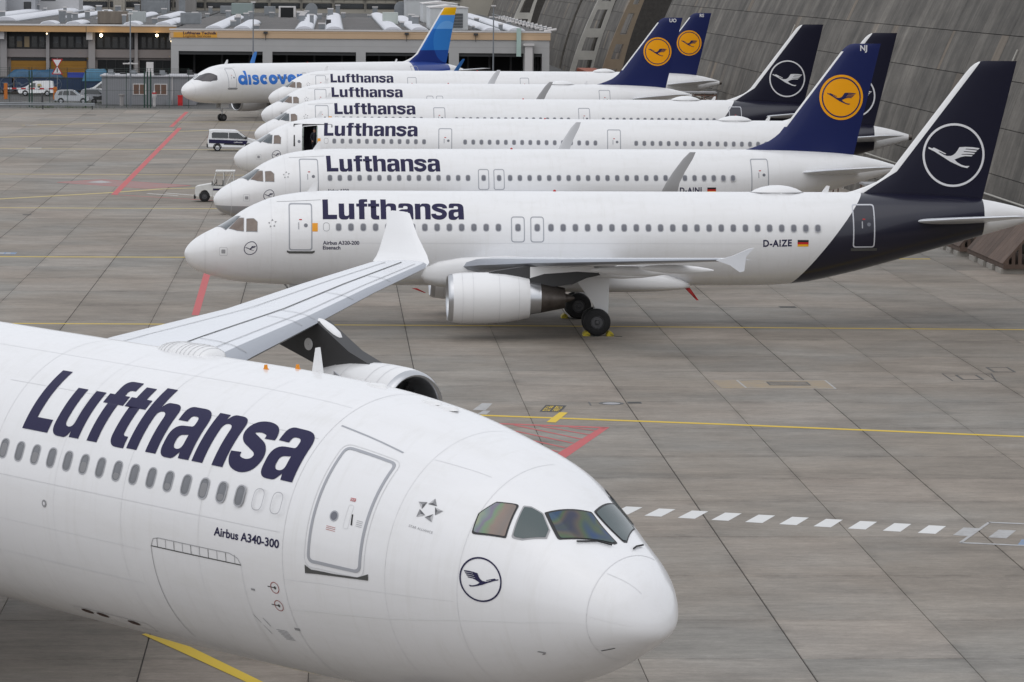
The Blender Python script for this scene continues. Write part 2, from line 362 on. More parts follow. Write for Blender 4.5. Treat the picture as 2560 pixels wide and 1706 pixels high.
for nm, q, lb in (('pit_cover', [(24.34, 138.65), (25.2, 137.0)], 'rectangular pit cover with a lined surround at right'), ('pit_cover', [(26.05, 141.4), (26.95, 139.7)], 'rectangular pit cover farther from the camera of the right-hand pair'), ('pit_cover', [(16.62, 136.06), (18.2, 134.86)], 'rectangular pit cover inside the faded tan box')):
    (x0, y1), (x1, y0) = q; mb = MB(); w = .07
    for a in ((x0, x1, y0, y0+w), (x0, x1, y1-w, y1), (x0, x0+w, y0+w, y1-w), (x1-w, x1, y0+w, y1-w)): mb.box(*a, .003, .012)
    o = mb.build(nm, m_sill, None, 0); tag(o, lb, 'cover')
    mb = MB(); mb.box(x0+w+.02, x1-w-.02, y0+w+.02, y1-w-.02, .003, .007); mb.build('plate', m_conc, o, 0)
sr = [(23.92, 139.1), (25.86, 139.15), (25.57, 136.4), (23.9, 136.5)]
flat('pit_surround_line', stripe(sr+[sr[0]], .05), p_blk)
# ---------------------------------------------------------------- curves and fuselage surface
def pch(xk, yk):
    n = len(xk); h = [xk[i+1]-xk[i] for i in range(n-1)]; d = [(yk[i+1]-yk[i])/h[i] for i in range(n-1)]; m = [0.0]*n
    for i in range(1, n-1):
        if d[i-1]*d[i] > 0:
            w1 = 2*h[i]+h[i-1]; w2 = h[i]+2*h[i-1]; m[i] = (w1+w2)/(w1/d[i-1]+w2/d[i])
    m[0] = d[0]; m[-1] = d[-1]
    def f(q):
        q = min(max(q, xk[0]), xk[-1]); i = 0
        while i < n-2 and q > xk[i+1]: i += 1
        t = (q-xk[i])/h[i]
        return (2*t**3-3*t*t+1)*yk[i]+(t**3-2*t*t+t)*h[i]*m[i]+(-2*t**3+3*t*t)*yk[i+1]+(t**3-t*t)*h[i]*m[i+1]
    return f
def lerp(x, xs, ys):
    if x <= xs[0]: return ys[0]
    for i in range(len(xs)-1):
        if x <= xs[i+1]: return ys[i]+(ys[i+1]-ys[i])*(x-xs[i])/(xs[i+1]-xs[i])
    return ys[-1]
class Fus:
    def __init__(s, nk, T, B, W, zmk, tk, TT, TB, TW, TM, length, smax, plug=0, k=0, z0=0):
        q = [math.sqrt(x) for x in nk]; s.t, s.b, s.w = pch(q, T), pch(q, B), pch(q, W)
        s.tt, s.tb, s.tw, s.tm = pch(tk, TT), pch(tk, TB), pch(tk, TW), pch(tk, TM)
        s.zmk = zmk; s.plug = plug; s.k = k; s.z0 = z0; s.len = length+plug; s.sm = smax; s.memo = {}
    def sec(s, x):
        key = round(x, 4)
        if key in s.memo: return s.memo[key]
        x = max(x, 0); xb = x if x < s.sm else max(s.sm, x-s.plug)
        if xb <= s.sm:
            q = math.sqrt(xb); zt, zb, w = s.t(q), s.b(q), s.w(q); zm = lerp(xb, *s.zmk); zm = min(max(zm, zb+.3*(zt-zb)), zt-.3*(zt-zb))
        else: zt, zb, w, zm = s.tt(xb), s.tb(xb), s.tw(xb), s.tm(xb)
        e = 2/(2+s.k*math.exp(-((xb-2.6)/1.3)**2))
        s.memo[key] = (zt, zb, w, zm, e); return s.memo[key]
    def P(s, x, phi, off=0):
        zt, zb, w, zm, e = s.sec(x); a = R(phi); sf, cf = math.sin(a), math.cos(a)
        if sf < 0: e = 1
        y = w*math.copysign(abs(cf)**e, cf); z = zm+((zt-zm)*abs(sf)**e if sf >= 0 else (zm-zb)*sf)
        p = Vector((-x, y, z+s.z0))
        if off:
            h = .02; a1 = s.P(x+h, phi)-s.P(max(x-h, 0), phi); a2 = s.P(x, phi+.8)-s.P(x, phi-.8)
            nrm = a2.cross(a1)
            if nrm.length > 1e-9:
                nrm.normalize()
                if nrm.dot(Vector((0, p.y, z-zm))) < 0: nrm = -nrm
                p = p+nrm*off
        return p
    def phi_at(s, x, z, side=1):
        zt, zb, w, zm, e = s.sec(x); z -= s.z0
        v = (z-zm)/((zt-zm) if z >= zm else (zm-zb)); a = math.degrees(math.asin(max(-1, min(1, v)))); return a if side > 0 else 180-a
    def mesh(s, name, mat, stations, nphi=72, hole=None):
        phs = [i*360/nphi for i in range(nphi)]
        if hole: phs = sorted(set([p for p in phs if min(abs(p-hole[2]), abs(p-hole[3])) > 1.0]+[hole[2] % 360, hole[3] % 360])); stations = sorted(set(stations+[hole[0], hole[1]]))
        mb = MB(); n = len(phs); vs = []; fs = []
        st = [x for x in stations if x > 0]
        for x in st: vs += [s.P(x, p) for p in phs]
        for i in range(len(st)-1):
            for j in range(n):
                k2 = (j+1) % n
                if hole:
                    pm = (phs[j]+(phs[k2] if k2 else 360))/2; pm = pm-360 if pm > 180 else pm; xm = (st[i]+st[i+1])/2
                    if hole[0] < xm < hole[1] and hole[2] < pm < hole[3]: continue
                fs.append((i*n+j, i*n+k2, (i+1)*n+k2, (i+1)*n+j))
        tip = len(vs); vs.append(s.P(0, 0)); fs += [(tip, (j+1) % n, j) for j in range(n)]
        fs.append(tuple((len(st)-1)*n+j for j in range(n)))
        mb.add(vs, fs); return mb.mesh(name, mat, 60)
# ---------------------------------------------------------------- outlines and decals
def rp(pts, n=7):
    out = []; N = len(pts)
    for i, p in enumerate(pts):
        r = p[2] if len(p) > 2 else 0; c = Vector(p[:2])
        if r <= 0: out.append((c.x, c.y)); continue
        a = Vector(pts[i-1][:2]); b = Vector(pts[(i+1) % N][:2]); u = (a-c); v = (b-c); lu, lv = u.length, v.length; u /= lu; v /= lv
        ang = math.acos(max(-1, min(1, u.dot(v)))); t = min(r/math.tan(ang/2), lu*.499 if True else 0, lv*.499 if True else 0)
        p0, p1 = c+u*t, c+v*t
        for k in range(n+1):
            q = k/n; e = p0*(1-q)**2*1+c*2*q*(1-q)*.94+c*0+p1*q*q
            wsum = (1-q)**2+2*q*(1-q)*.94+q*q; e = e/wsum; out.append((e.x, e.y))
    return out
def cat(pts, n=6):
    P = [Vector(p) for p in pts]; out = []
    for i in range(len(P)-1):
        a, b, c, d = P[max(i-1, 0)], P[i], P[i+1], P[min(i+2, len(P)-1)]
        for k in range(n):
            t = k/n; out.append(.5*((2*b)+(c-a)*t+(2*a-5*b+4*c-d)*t*t+(-a+3*b-3*c+d)*t**3))
    out.append(P[-1]); return out
def stroke(pts, w, smooth=True, n=6):
    q = cat(pts, n) if smooth else [Vector(p) for p in pts]; l, r = [], []
    for i, p in enumerate(q):
        d = (q[min(i+1, len(q)-1)]-q[max(i-1, 0)]); d.normalize(); nn = Vector((-d.y, d.x))*w/2
        l.append(tuple(p+nn)); r.append(tuple(p-nn))
    return l+r[::-1]
def circ(cx, cy, r, n=40, ry=None): return [(cx+r*math.cos(2*math.pi*i/n), cy+(ry or r)*math.sin(2*math.pi*i/n)) for i in range(n)]
def rrect(cx, cy, w, h, r, n=5):
    return rp([(cx-w/2, cy-h/2, r), (cx+w/2, cy-h/2, r), (cx+w/2, cy+h/2, r), (cx-w/2, cy+h/2, r)], n)
def tess(loops):
    pts = [p for l in loops for p in l]
    tr = tessellate_polygon([[Vector((x, y, 0)) for x, y in l] for l in loops])
    return pts, [t for t in tr]
def mesh2d(shapes):
    """shapes = list of loop-lists (outer + holes) -> bmesh in the uv plane"""
    bm = bmesh.new()
    for loops in shapes:
        pts, tr = tess(loops); vs = [bm.verts.new((x, y, 0)) for x, y in pts]
        for t in tr:
            try: bm.faces.new([vs[i] for i in t])
            except ValueError: pass
    return bm
def text2d(body, bold=0.0, spacing=1.0):
    cu = bpy.data.curves.new('t', 'FONT'); cu.body = body; cu.size = 1; cu.offset = bold; cu.space_character = spacing; cu.resolution_u = 4
    ob = bpy.data.objects.new('t', cu); COL.objects.link(ob); dg = bpy.context.evaluated_depsgraph_get()
    me = bpy.data.meshes.new_from_object(ob.evaluated_get(dg)); bm = bmesh.new(); bm.from_mesh(me)
    bpy.data.objects.remove(ob); bpy.data.curves.remove(cu); bpy.data.meshes.remove(me)
    xs = [v.co.x for v in bm.verts]; x0, x1 = min(xs), max(xs)
    cap = .73
    for v in bm.verts: v.co.x = (v.co.x-x0)/cap; v.co.y /= cap
    return bm, (x1-x0)/cap
def cutgrid(bm, du, dv):
    for ax, step in ((0, du), (1, dv)):
        if not step: continue
        lo = min(v.co[ax] for v in bm.verts); hi = max(v.co[ax] for v in bm.verts); k = math.ceil(lo/step)
        while k*step < hi:
            co = [0, 0, 0]; co[ax] = k*step; no = [0, 0, 0]; no[ax] = 1
            bmesh.ops.bisect_plane(bm, geom=bm.verts[:]+bm.edges[:]+bm.faces[:], dist=1e-6, plane_co=co, plane_no=no); k += 1
def decal(name, src, fmap, mats, parent=None, du=.3, dv=.12, loc=(0, 0, 0), flip=None, mesh_only=False):
    bm = src if isinstance(src, bmesh.types.BMesh) else mesh2d(src)
    cutgrid(bm, du, dv)
    for v in bm.verts: v.co = fmap(v.co.x, v.co.y)
    bm.normal_update()
    me = bpy.data.meshes.new(name); bm.to_mesh(me); bm.free()
    me.materials.append(mats); me.polygons.foreach_set('use_smooth', [True]*len(me.polygons))
    return me if mesh_only else inst(name, me, parent, loc)
def xf(shapes, sx, sy, ox, oy): return [[[(x*sx+ox, y*sy+oy) for x, y in l] for l in loops] for loops in shapes]
# ---------------------------------------------------------------- glyphs
G_n = [(.60, 0), (.60, .755, .27), (.27, .755, .15), (.205, .655), (.205, .74), (0, .74), (0, 0), (.21, 0), (.21, .60, .13), (.39, .60, .10), (.39, 0)]
G_h = [(.60, 0), (.60, .755, .27), (.27, .755, .15), (.21, .665), (.21, 1), (0, 1), (0, 0), (.21, 0), (.21, .60, .13), (.39, .60, .10), (.39, 0)]
G_a = [(.595, 0), (.39, 0), (.378, .085), (.28, -.02, .12), (0, -.02, .20), (0, .44, .20), (.378, .46, .04), (.378, .615, .10), (.215, .615, .09), (.205, .52), (.02, .52), (.03, .76, .24), (.585, .76, .24)]
G_ah = [(.378, .335), (.205, .31, .08), (.20, .115, .09), (.378, .12, .15)]
def title_shapes():
    sh = []
    def ad(x, *ls): sh.append([[(px+x, py) for px, py in l] for l in ls])
    ad(0, [(0, 0), (.55, 0), (.55, .19), (.21, .19), (.21, 1), (0, 1)])
    ad(.62, rp([(.6-a[0], .74-a[1])+tuple(a[2:]) for a in G_n]))
    ad(1.30, rp([(.10, 0), (.31, 0), (.31, .58), (.42, .58), (.42, .74), (.31, .74), (.31, .845, .07), (.43, .845), (.43, 1.01), (.10, 1.01, .20), (.10, .74), (0, .74), (0, .58), (.10, .58)]))
    ad(1.755, rp([(.10, .58), (0, .58), (0, .74), (.10, .74), (.10, .95), (.31, .95), (.31, .74), (.43, .74), (.43, .58), (.31, .58), (.31, .155, .07), (.42, .155), (.42, -.012), (.10, -.012, .19)]))
    ad(2.235, rp(G_h)); ad(2.90, rp(G_a), rp(G_ah)); ad(3.56, rp(G_n))
    ad(4.20, stroke([(.515, .50), (.505, .575), (.44, .64), (.30, .665), (.16, .635), (.105, .55), (.16, .47), (.30, .41), (.44, .345), (.50, .24), (.44, .125), (.30, .078), (.15, .105), (.085, .175), (.075, .245)], .185, n=5))
    ad(4.85, rp(G_a), rp(G_ah))
    return sh
TITLE_W = 5.445
_cr = [(215, 647), (292, 676), (322, 660), (350, 668), (590, 785), (568, 797), (440, 738), (425, 746), (545, 812), (610, 833), (690, 832), (740, 812), (790, 772), (830, 717), (870, 650), (1000, 643), (1150, 650), (1305, 672), (1270, 703), (1150, 690), (1010, 680), (1000, 695), (1140, 705), (1255, 722), (1220, 750), (1100, 740), (970, 733), (962, 748), (1100, 757), (1210, 770), (1185, 797), (1050, 788), (925, 793), (916, 806), (1040, 806), (1160, 815), (1135, 842), (1000, 835), (900, 855), (770, 908), (830, 965), (920, 1015), (1000, 1040), (1098, 1042), (1050, 1085), (930, 1060), (800, 1005), (680, 950), (560, 875), (430, 795), (330, 735), (215, 682)]
CRANE = [[((x-753)/662, -(y-815)/662) for x, y in _cr]]
def ring(r0, r1, n=56): return [circ(0, 0, r0, n), circ(0, 0, r1, n)]
def discover_shapes():
    w = .245; sh = []
    def bowl(cx, r=.36): return [circ(cx, .36, r, 40), circ(cx, .36, r-w, 32)]
    def arc(cx, a0, a1, n=26): return stroke([(cx+(.36-w/2)*math.cos(R(a0+(a1-a0)*i/n)), .36+(.36-w/2)*math.sin(R(a0+(a1-a0)*i/n))) for i in range(n+1)], w, False)
    o = [(.36+.36*math.cos(R(a)), .36+.36*math.sin(R(a))) for a in range(52, 309, 8)]
    sh.append([o+[(.53, 0), (.745, 0), (.745, 1.06), (.53, 1.06)], circ(.36, .36, .36-w, 30)])
    sh.append([[(.82, 0), (1.035, 0), (1.035, .72), (.82, .72)]])
    sh.append([stroke([(1.60, .53), (1.50, .61), (1.36, .62), (1.25, .58), (1.23, .50), (1.30, .42), (1.44, .36), (1.56, .29), (1.57, .18), (1.47, .10), (1.32, .09), (1.17, .17)], .20)])
    sh.append([arc(2.10, 48, 312)])
    sh.append(bowl(2.80))
    sh.append([[(3.16, .72), (3.40, .72), (3.56, .30), (3.72, .72), (3.96, .72), (3.67, 0), (3.45, 0)]])
    cx = 4.31; q = [(cx-.16, .36), (cx+.25, .36)]
    sh.append([arc(cx, 0, 318)]); sh.append([[(cx-.15, .29), (cx+.35, .29), (cx+.36, .355), (cx+.14, .43), (cx-.13, .43)]])
    sh.append([rp([(4.76, 0), (4.975, 0), (4.975, .40), (5.05, .52, .06), (5.20, .52), (5.20, .73), (5.02, .73, .06), (4.96, .62), (4.96, .72), (4.76, .72)])])
    return sh
# ---------------------------------------------------------------- wings and other lofted parts
def foil(n=9, t=.11):
    up = []; 
    xs = [(1-math.cos(math.pi*i/n))/2 for i in range(n+1)]
    th = lambda x: 5*t*(.2969*math.sqrt(x)-.126*x-.3516*x*x+.2843*x**3-.1036*x**4)
    u = [(x, th(x)*1.0) for x in xs]; l = [(x, -th(x)*.75) for x in xs]
    return u[::-1]+l[1:-1]
def wing_mesh(name, secs, mats, side=1, top_slat=None, z0=0):
    """secs: (lat, sLE, chord, z, t)"""
    mb = MB(); rings = []
    for (y, s, c, z, t) in secs: rings.append([(-(s+c*x), side*y, z0+z+c*zz) for x, zz in foil(10, t)])
    mb.loft(rings, True, True)
    if top_slat:
        n = len(rings[0])
        for i in range(len(mb.f)):
            f = mb.f[i]
            if len(f) == 4:
                j = min(k % n for k in f); 
                js = [k % n for k in f]
                if all(8 <= k <= 12 for k in js): mb.m[i] = 1
    return mb.mesh(name, mats, 40)
def nacelle(mb_name, root, c, L, r, mats, lip=.28):
    """engine at c (front centre, local); length L, max radius r. parts below one nacelle object"""
    x, y, z = c
    prof = [(0.02*L, .80*r), (0.0, .85*r), (.015*L, .90*r), (.06*L, .945*r)]
    mb = MB(); mb.lathe([(x-a, b) for a, b in [(.06*L, .946*r), (.16*L, .985*r), (.32*L, r), (.5*L, .995*r), (.7*L, .95*r), (.88*L, .86*r), (L, .775*r)]], (0, y, z), 'x', 40)
    mb.lathe([(x-L, .775*r), (x-L*.985, .74*r), (x-L*.8, .70*r)], (0, y, z), 'x', 40)
    nac = mb.build('engine_nacelle', mats[0], root, 50)
    for a0, rr_ in ((.17, .988), (.30, 1.0), (.62, .972), (.86, .872)):
        q = MB(); q.lathe([(x-a0*L, rr_*r+.006), (x-a0*L-.018, rr_*r+.006)], (0, y, z), 'x', 40); q.build('cowl_seam', m_line2, nac)
    mb = MB(); mb.lathe([(x-.34*L, .74*r), (x-.12*L, .77*r), (x-.03*L, .79*r), (x-.006*L, .82*r), (x, .855*r), (x-.008*L, .89*r), (x-.03*L, .925*r), (x-.062*L, .947*r)], (0, y, z), 'x', 40)
    mb.build('inlet_lip', m_metal, nac, 60)
    mb = MB(); mb.lathe([(x-.30*L, .76*r), (x-.30*L, .26*r)], (0, y, z), 'x', 30); mb.lathe([(x-.30*L, .26*r), (x-.22*L, .16*r), (x-.17*L, .02*r)], (0, y, z), 'x', 20, 0, False, True)
    for k in range(18):
        t0 = 2*math.pi*k/18
        mb.add([(x-.29*L, y+.25*r*math.cos(t0), z+.25*r*math.sin(t0)), (x-.26*L, y+.25*r*math.cos(t0+.16), z+.25*r*math.sin(t0+.16)), (x-.25*L, y+.74*r*math.cos(t0+.2), z+.74*r*math.sin(t0+.2)), (x-.29*L, y+.74*r*math.cos(t0), z+.74*r*math.sin(t0))], [(0, 1, 2, 3)])
    mb.build('fan', m_pylon, nac, 40)
    mb = MB(); mb.lathe([(x-.8*L, .60*r), (x-L, .66*r), (x-1.12*L, .60*r), (x-1.14*L, .60*r)], (0, y, z), 'x', 32); mb.build('fan_nozzle', m_metal, nac, 50)
    mb = MB(); mb.lathe([(x-1.1*L, .60*r), (x-1.14*L, .585*r), (x-1.44*L, .40*r), (x-1.43*L, .36*r), (x-1.2*L, .36*r)], (0, y, z), 'x', 32); mb.lathe([(x-1.2*L, .34*r), (x-1.5*L, .14*r), (x-1.56*L, .05*r)], (0, y, z), 'x', 16, 0, True, True); mb.build('exhaust_nozzle', m_gun, nac, 50)
    return nac
def wheel(root, c, r, w, name='wheel'):
    x, y, z = c; mb = MB()
    mb.lathe([(-w/2, r*.50), (-w/2, r*.88), (-w*.34, r*.985), (-w*.12, r), (w*.12, r), (w*.34, r*.985), (w/2, r*.88), (w/2, r*.50)], (x, y, z), 'y', 32)
    o = mb.build(name, m_black, root, 50)
    mb = MB()
    for s in (-1, 1):
        mb.lathe([(s*w*.46, r*.52), (s*w*.50, r*.47), (s*w*.34, r*.42), (s*w*.36, r*.20), (s*w*.5, r*.14), (s*w*.52, r*.02)], (x, y, z), 'y', 24)
        for k in range(9):
            a = 2*math.pi*k/9; mb.box(x+r*.31*math.cos(a)-.018, x+r*.31*math.cos(a)+.018, y+s*w*.35-.012, y+s*w*.35+.012, z+r*.31*math.sin(a)-.018, z+r*.31*math.sin(a)+.018)
    mb.build('rim', M('wheel_rim_grey', (.10, .10, .105), .5, metal=.4), o, 40)
    return o
# ---------------------------------------------------------------- narrow-body airliners
A320_NOSE = ([0, .05, .15, .5, .9, 1.4, 2.16, 2.57, 3.17, 3.88, 4.64, 5.53, 6.8, 12],
    [5.95+a for a in (-2.78, -2.58, -2.42, -2.09, -1.85, -1.6, -1.14, -.85, -.55, -.284, -.136, -.036, 0, 0)],
    [5.95+a for a in (-2.78, -2.97, -3.18, -3.47, -3.64, -3.80, -3.96, -4.0, -4.05, -4.09, -4.12, -4.14, -4.14, -4.14)],
    [0, .24, .42, .79, 1.06, 1.30, 1.56, 1.66, 1.77, 1.86, 1.92, 1.96, 1.975, 1.975])
A320_TAIL = ([12, 24, 25.5, 27, 29, 31, 33, 35, 36.5, 37.57],
    [5.95, 5.95, 5.95, 5.95, 5.95, 5.94, 5.86, 5.70, 5.42, 5.12], [1.81, 1.81, 1.83, 1.93, 2.32, 2.84, 3.40, 3.97, 4.40, 4.72],
    [1.975, 1.975, 1.97, 1.94, 1.81, 1.55, 1.20, .80, .45, .22], [3.9, 3.9, 3.9, 3.95, 4.1, 4.35, 4.6, 4.8, 4.9, 4.92])
def a320_fus(plug): return Fus(*A320_NOSE, ([0, 1, 3, 6], [3.17, 3.35, 3.75, 3.9]), *A320_TAIL, 37.57, 12, plug)
def paint(name, fields, base=WHITE, rough=.28, coat=.32):
    """fields: list of (colour, fn(nt, s, z, y) -> mask socket) painted over white"""
    m = bpy.data.materials.new(name); m.use_nodes = True; nt = m.node_tree; b = nt.nodes['Principled BSDF']; L = nt.links.new
    tc = nd(nt, 'ShaderNodeTexCoord'); sp = nd(nt, 'ShaderNodeSeparateXYZ'); L(tc.outputs['Object'], sp.inputs[0])
    s = mth(nt, 'MULTIPLY', sp.outputs[0], -1.0); z = sp.outputs[2]; y = sp.outputs[1]
    mp = nd(nt, 'ShaderNodeMapping'); mp.inputs['Scale'].default_value = (.25, 1, 1.2); L(tc.outputs['Object'], mp.inputs[0])
    n = nd(nt, 'ShaderNodeTexNoise'); n.inputs['Scale'].default_value = 1.6; n.inputs['Detail'].default_value = 8; n.inputs['Roughness'].default_value = .65; L(mp.outputs[0], n.inputs['Vector'])
    r = nd(nt, 'ShaderNodeMapRange'); L(n.outputs['Fac'], r.inputs[0]); r.inputs[1].default_value = .48; r.inputs[2].default_value = .8; r.inputs[3].default_value = 0; r.inputs[4].default_value = .20
    mp2 = nd(nt, 'ShaderNodeMapping'); mp2.inputs['Scale'].default_value = (2.6, .8, .16); L(tc.outputs['Object'], mp2.inputs[0])
    n2 = nd(nt, 'ShaderNodeTexNoise'); n2.inputs['Scale'].default_value = 1.5; n2.inputs['Detail'].default_value = 9; n2.inputs['Roughness'].default_value = .7; L(mp2.outputs[0], n2.inputs['Vector'])
    r2 = nd(nt, 'ShaderNodeMapRange'); L(n2.outputs['Fac'], r2.inputs[0]); r2.inputs[1].default_value = .52; r2.inputs[2].default_value = .78; r2.inputs[3].default_value = 0; r2.inputs[4].default_value = .30
    col = mixc(nt, r.outputs[0], tuple(base), (.56, .545, .50)); col = mixc(nt, r2.outputs[0], col, (.60, .585, .55))
    bp = nd(nt, 'ShaderNodeBump'); bp.inputs['Strength'].default_value = .10; bp.inputs['Distance'].default_value = .05; n3 = nd(nt, 'ShaderNodeTexNoise'); n3.inputs['Scale'].default_value = .9; n3.inputs['Detail'].default_value = 2; L(tc.outputs['Object'], n3.inputs['Vector']); L(n3.outputs['Fac'], bp.inputs['Height']); L(bp.outputs[0], b.inputs['Normal'])
    for c, fn in fields: col = mixc(nt, fn(nt, s, z, y), col, c)
    L(col, b.inputs['Base Color']); b.inputs['Roughness'].default_value = rough; b.inputs['Coat Weight'].default_value = coat; b.inputs['Coat Roughness'].default_value = .06; b.inputs['Specular IOR Level'].default_value = .5 if coat > .3 else .25
    return m
def below(c0, c1, send):
    def fn(nt, s, z, y):
        a = mth(nt, 'GREATER_THAN', s, mth(nt, 'MULTIPLY_ADD', z, c1, c0)); return mth(nt, 'MULTIPLY', a, mth(nt, 'LESS_THAN', s, send))
    return fn
def fus_paint(livery, plug, primer):
    f = []
    if livery == 'new': f.append((NAVY_NEW, below(25.15+plug, .78, 35.25+plug)))
    if livery == 'disc': f.append(((.018, .05, .25), below(29.0+plug, .12, 35.3+plug)))
    if primer: f.append(((.33, .33, .34), lambda nt, s, z, y: mth(nt, 'MULTIPLY', mth(nt, 'LESS_THAN', z, 2.92), mth(nt, 'LESS_THAN', s, 5.0))))
    return paint('fuselage_paint', f)
def fin_paint(livery):
    le = lambda nt, z: mth(nt, 'MULTIPLY_ADD', z, .7545, 25.924)
    if livery == 'new':
        fn = lambda nt, s, z, y: mth(nt, 'GREATER_THAN', s, mth(nt, 'MINIMUM', mth(nt, 'ADD', le(nt, z), .27), mth(nt, 'MULTIPLY_ADD', z, 1.57, 20.58)))
        return paint('fin_paint', [(NAVY_NEW, fn)], rough=.5, coat=.0)
    if livery == 'old':
        fn = lambda nt, s, z, y: mth(nt, 'MAXIMUM', mth(nt, 'MAXIMUM', mth(nt, 'GREATER_THAN', s, mth(nt, 'ADD', le(nt, z), .11)), mth(nt, 'LESS_THAN', z, 7.2)), mth(nt, 'GREATER_THAN', z, 11.35))
        return paint('fin_paint', [(NAVY_OLD, fn)], rough=.4, coat=.1)
    ad = lambda nt, s, z: mth(nt, 'GREATER_THAN', s, mth(nt, 'MINIMUM', mth(nt, 'ADD', le(nt, z), .16), mth(nt, 'MULTIPLY_ADD', z, 1.57, 20.58)))
    band = lambda z0, z1: (lambda nt, s, z, y: mth(nt, 'MULTIPLY', ad(nt, s, z), mth(nt, 'MULTIPLY', mth(nt, 'GREATER_THAN', z, z0), mth(nt, 'LESS_THAN', z, z1))))
    def circf(z0, z1):
        def fn(nt, s, z, y):
            dx = mth(nt, 'SUBTRACT', s, 35.3); dz = mth(nt, 'MULTIPLY', mth(nt, 'SUBTRACT', z, 8.05), .88); d = mth(nt, 'ADD', mth(nt, 'MULTIPLY', dx, dx), mth(nt, 'MULTIPLY', dz, dz))
            return mth(nt, 'MULTIPLY', band(z0, z1)(nt, s, z, y), mth(nt, 'LESS_THAN', d, 4.0))
        return fn
    B_ = [((.014, .035, .20), (0, 7.15)), ((.020, .15, .52), (7.15, 9.45)), ((.085, .31, .76), (9.45, 10.95)), ((.85, .46, .005), (10.95, 13))]
    C_ = [((.018, .085, .36), (0, 7.15)), ((.035, .21, .60), (7.15, 9.45)), ((.15, .40, .82), (9.45, 10.95))]
    return paint('fin_paint', [(c, band(*z)) for c, z in B_]+[(c, circf(*z)) for c, z in C_], rough=.4, coat=.1)
CACHE = {}
def cm(key, fn):
    if key not in CACHE: CACHE[key] = fn()
    return CACHE[key]
FB = a320_fus(0)
def surf(F, off=.006): return lambda s, ph: F.P(s, ph, off)
def smap(F, off=.006, side=1): return lambda s, z: F.P(s, F.phi_at(s, z, side), off)
def grow(poly, k):
    cx = sum(p[0] for p in poly)/len(poly); cy = sum(p[1] for p in poly)/len(poly)
    return [(cx+(x-cx)*k, cy+(y-cy)*k) for x, y in poly]
def airliner(loc, yaw, plug, livery, tip, label, reg='', fintxt='', open_door=False, dome=True, primer=False, orange=True, lod=0, extra=None):
    root = empty('airliner', (loc[0], loc[1], 0), math.pi+yaw, label, 'airliner', 'airliners parked in a row')
    fw = 4.27 if plug else 0
    F = a320_fus(plug)
    st = [(i/30)**2*6.8 for i in range(1, 31)]+[8, 10, 12]+([14, 16, 18] if plug else [])+[12+plug+k*1.5 for k in range(1, 9)]+[24+plug+.7*k for k in range(1, 19)]+[37.0+plug, 37.35+plug, 37.57+plug]
    hole = (4.60, 5.52, -8.5, 51) if open_door else None
    inst('fuselage', F.mesh('fuselage', fus_paint(livery, plug, primer), st, 64, hole), root)
    if open_door:
        mb = MB(); x0, x1 = -5.5, -4.62
        mb.box(x0, x1, -1.0, -.95, 3.5, 5.5); mb.box(x0-1.0, x0-.95, -1, 1.4, 3.5, 5.5); mb.box(x1+.6, x1+.65, -1, 1.4, 3.5, 5.5); mb.box(x0-1, x1+.65, -1, 1.55, 3.44, 3.5); mb.box(x0-1, x1+.65, -1, 1.2, 5.5, 5.55)
        mb.build('entry_lobby', M('dark_cabin', (.05, .05, .055), .8), root, 0)
        q = MB(); c = [F.P(4.60, ph) for ph in range(-8, 52, 4)]; d_ = [F.P(5.52, ph) for ph in range(-8, 52, 4)]
        for cc in (c, d_): q.tube(cc, .035, 6)
        q.build('door_jamb', M('primer_green', (.36, .42, .38), .6), root)
        # opened door panel pushed forward along the nose
        rows = [[F.P(s, ph, .22)+Vector((0, 0, 0)) for s in (3.66, 3.9, 4.1, 4.3, 4.56)] for ph in range(-8, 53, 5)]
        q = MB(); n = 5; vs = [v for r_ in rows for v in r_]; k = len(vs); vs2 = [v+Vector((0, -.10, 0)) for v in vs]
        fs = [(i*n+j, i*n+j+1, (i+1)*n+j+1, (i+1)*n+j) for i in range(len(rows)-1) for j in range(n-1)]
        edge = [j for j in range(n)]+[i*n+n-1 for i in range(1, len(rows))]+[(len(rows)-1)*n+j for j in range(n-2, -1, -1)]+[i*n for i in range(len(rows)-2, 0, -1)]
        q.add(vs+vs2, fs+[tuple(i+k for i in f)[::-1] for f in fs]+[(edge[i], edge[(i+1) % len(edge)], edge[(i+1) % len(edge)]+k, edge[i]+k) for i in range(len(edge))])
        od = q.build('open_door', m_white, root, 40)
        decal('door_handle_mark', [[[(4.02, 4.1), (4.12, 4.1), (4.10, 4.75), (4.03, 4.75)]]], smap(F, .235), m_black, od)
        decal('porthole', [[circ(4.38, 4.38, .09, 16)]], smap(F, .235), m_winp, od)
    # --- cockpit panes
    mg = m_glass
    brown = M('shaded_cockpit_glass', (.125, .085, .062), .12, coat=.8)
    panes = [('windshield', [(1.42, 86), (2.12, 86), (2.40, 64), (1.80, 47)], mg), ('side_window', [(1.94, 45.8), (2.34, 61), (2.57, 51.8), (2.56, 25.1), (2.29, 31.5)], mg if livery == 'new' and plug else brown), ('rear_side_window', [(2.70, 47.0), (3.0, 41.8), (3.15, 33.7), (3.14, 18.2), (2.69, 23.1)], brown)]
    for nm, pl, mt in panes:
        fr = decal('cockpit_'+nm, [[rp([(x, y, .03) for x, y in grow(pl, 1.10)], 3)]], surf(F, .004), m_frame if 0 else m_line, root, .08, 4)
        decal('pane', [[rp([(x, y, .03) for x, y in pl], 3)]], surf(F, .012), mt, fr, .08, 4)
    decal('cockpit_windshield', [[[(1.42, 94), (2.12, 94), (2.40, 116), (1.80, 133)]]], surf(F, .008), mg, root, .08, 4)
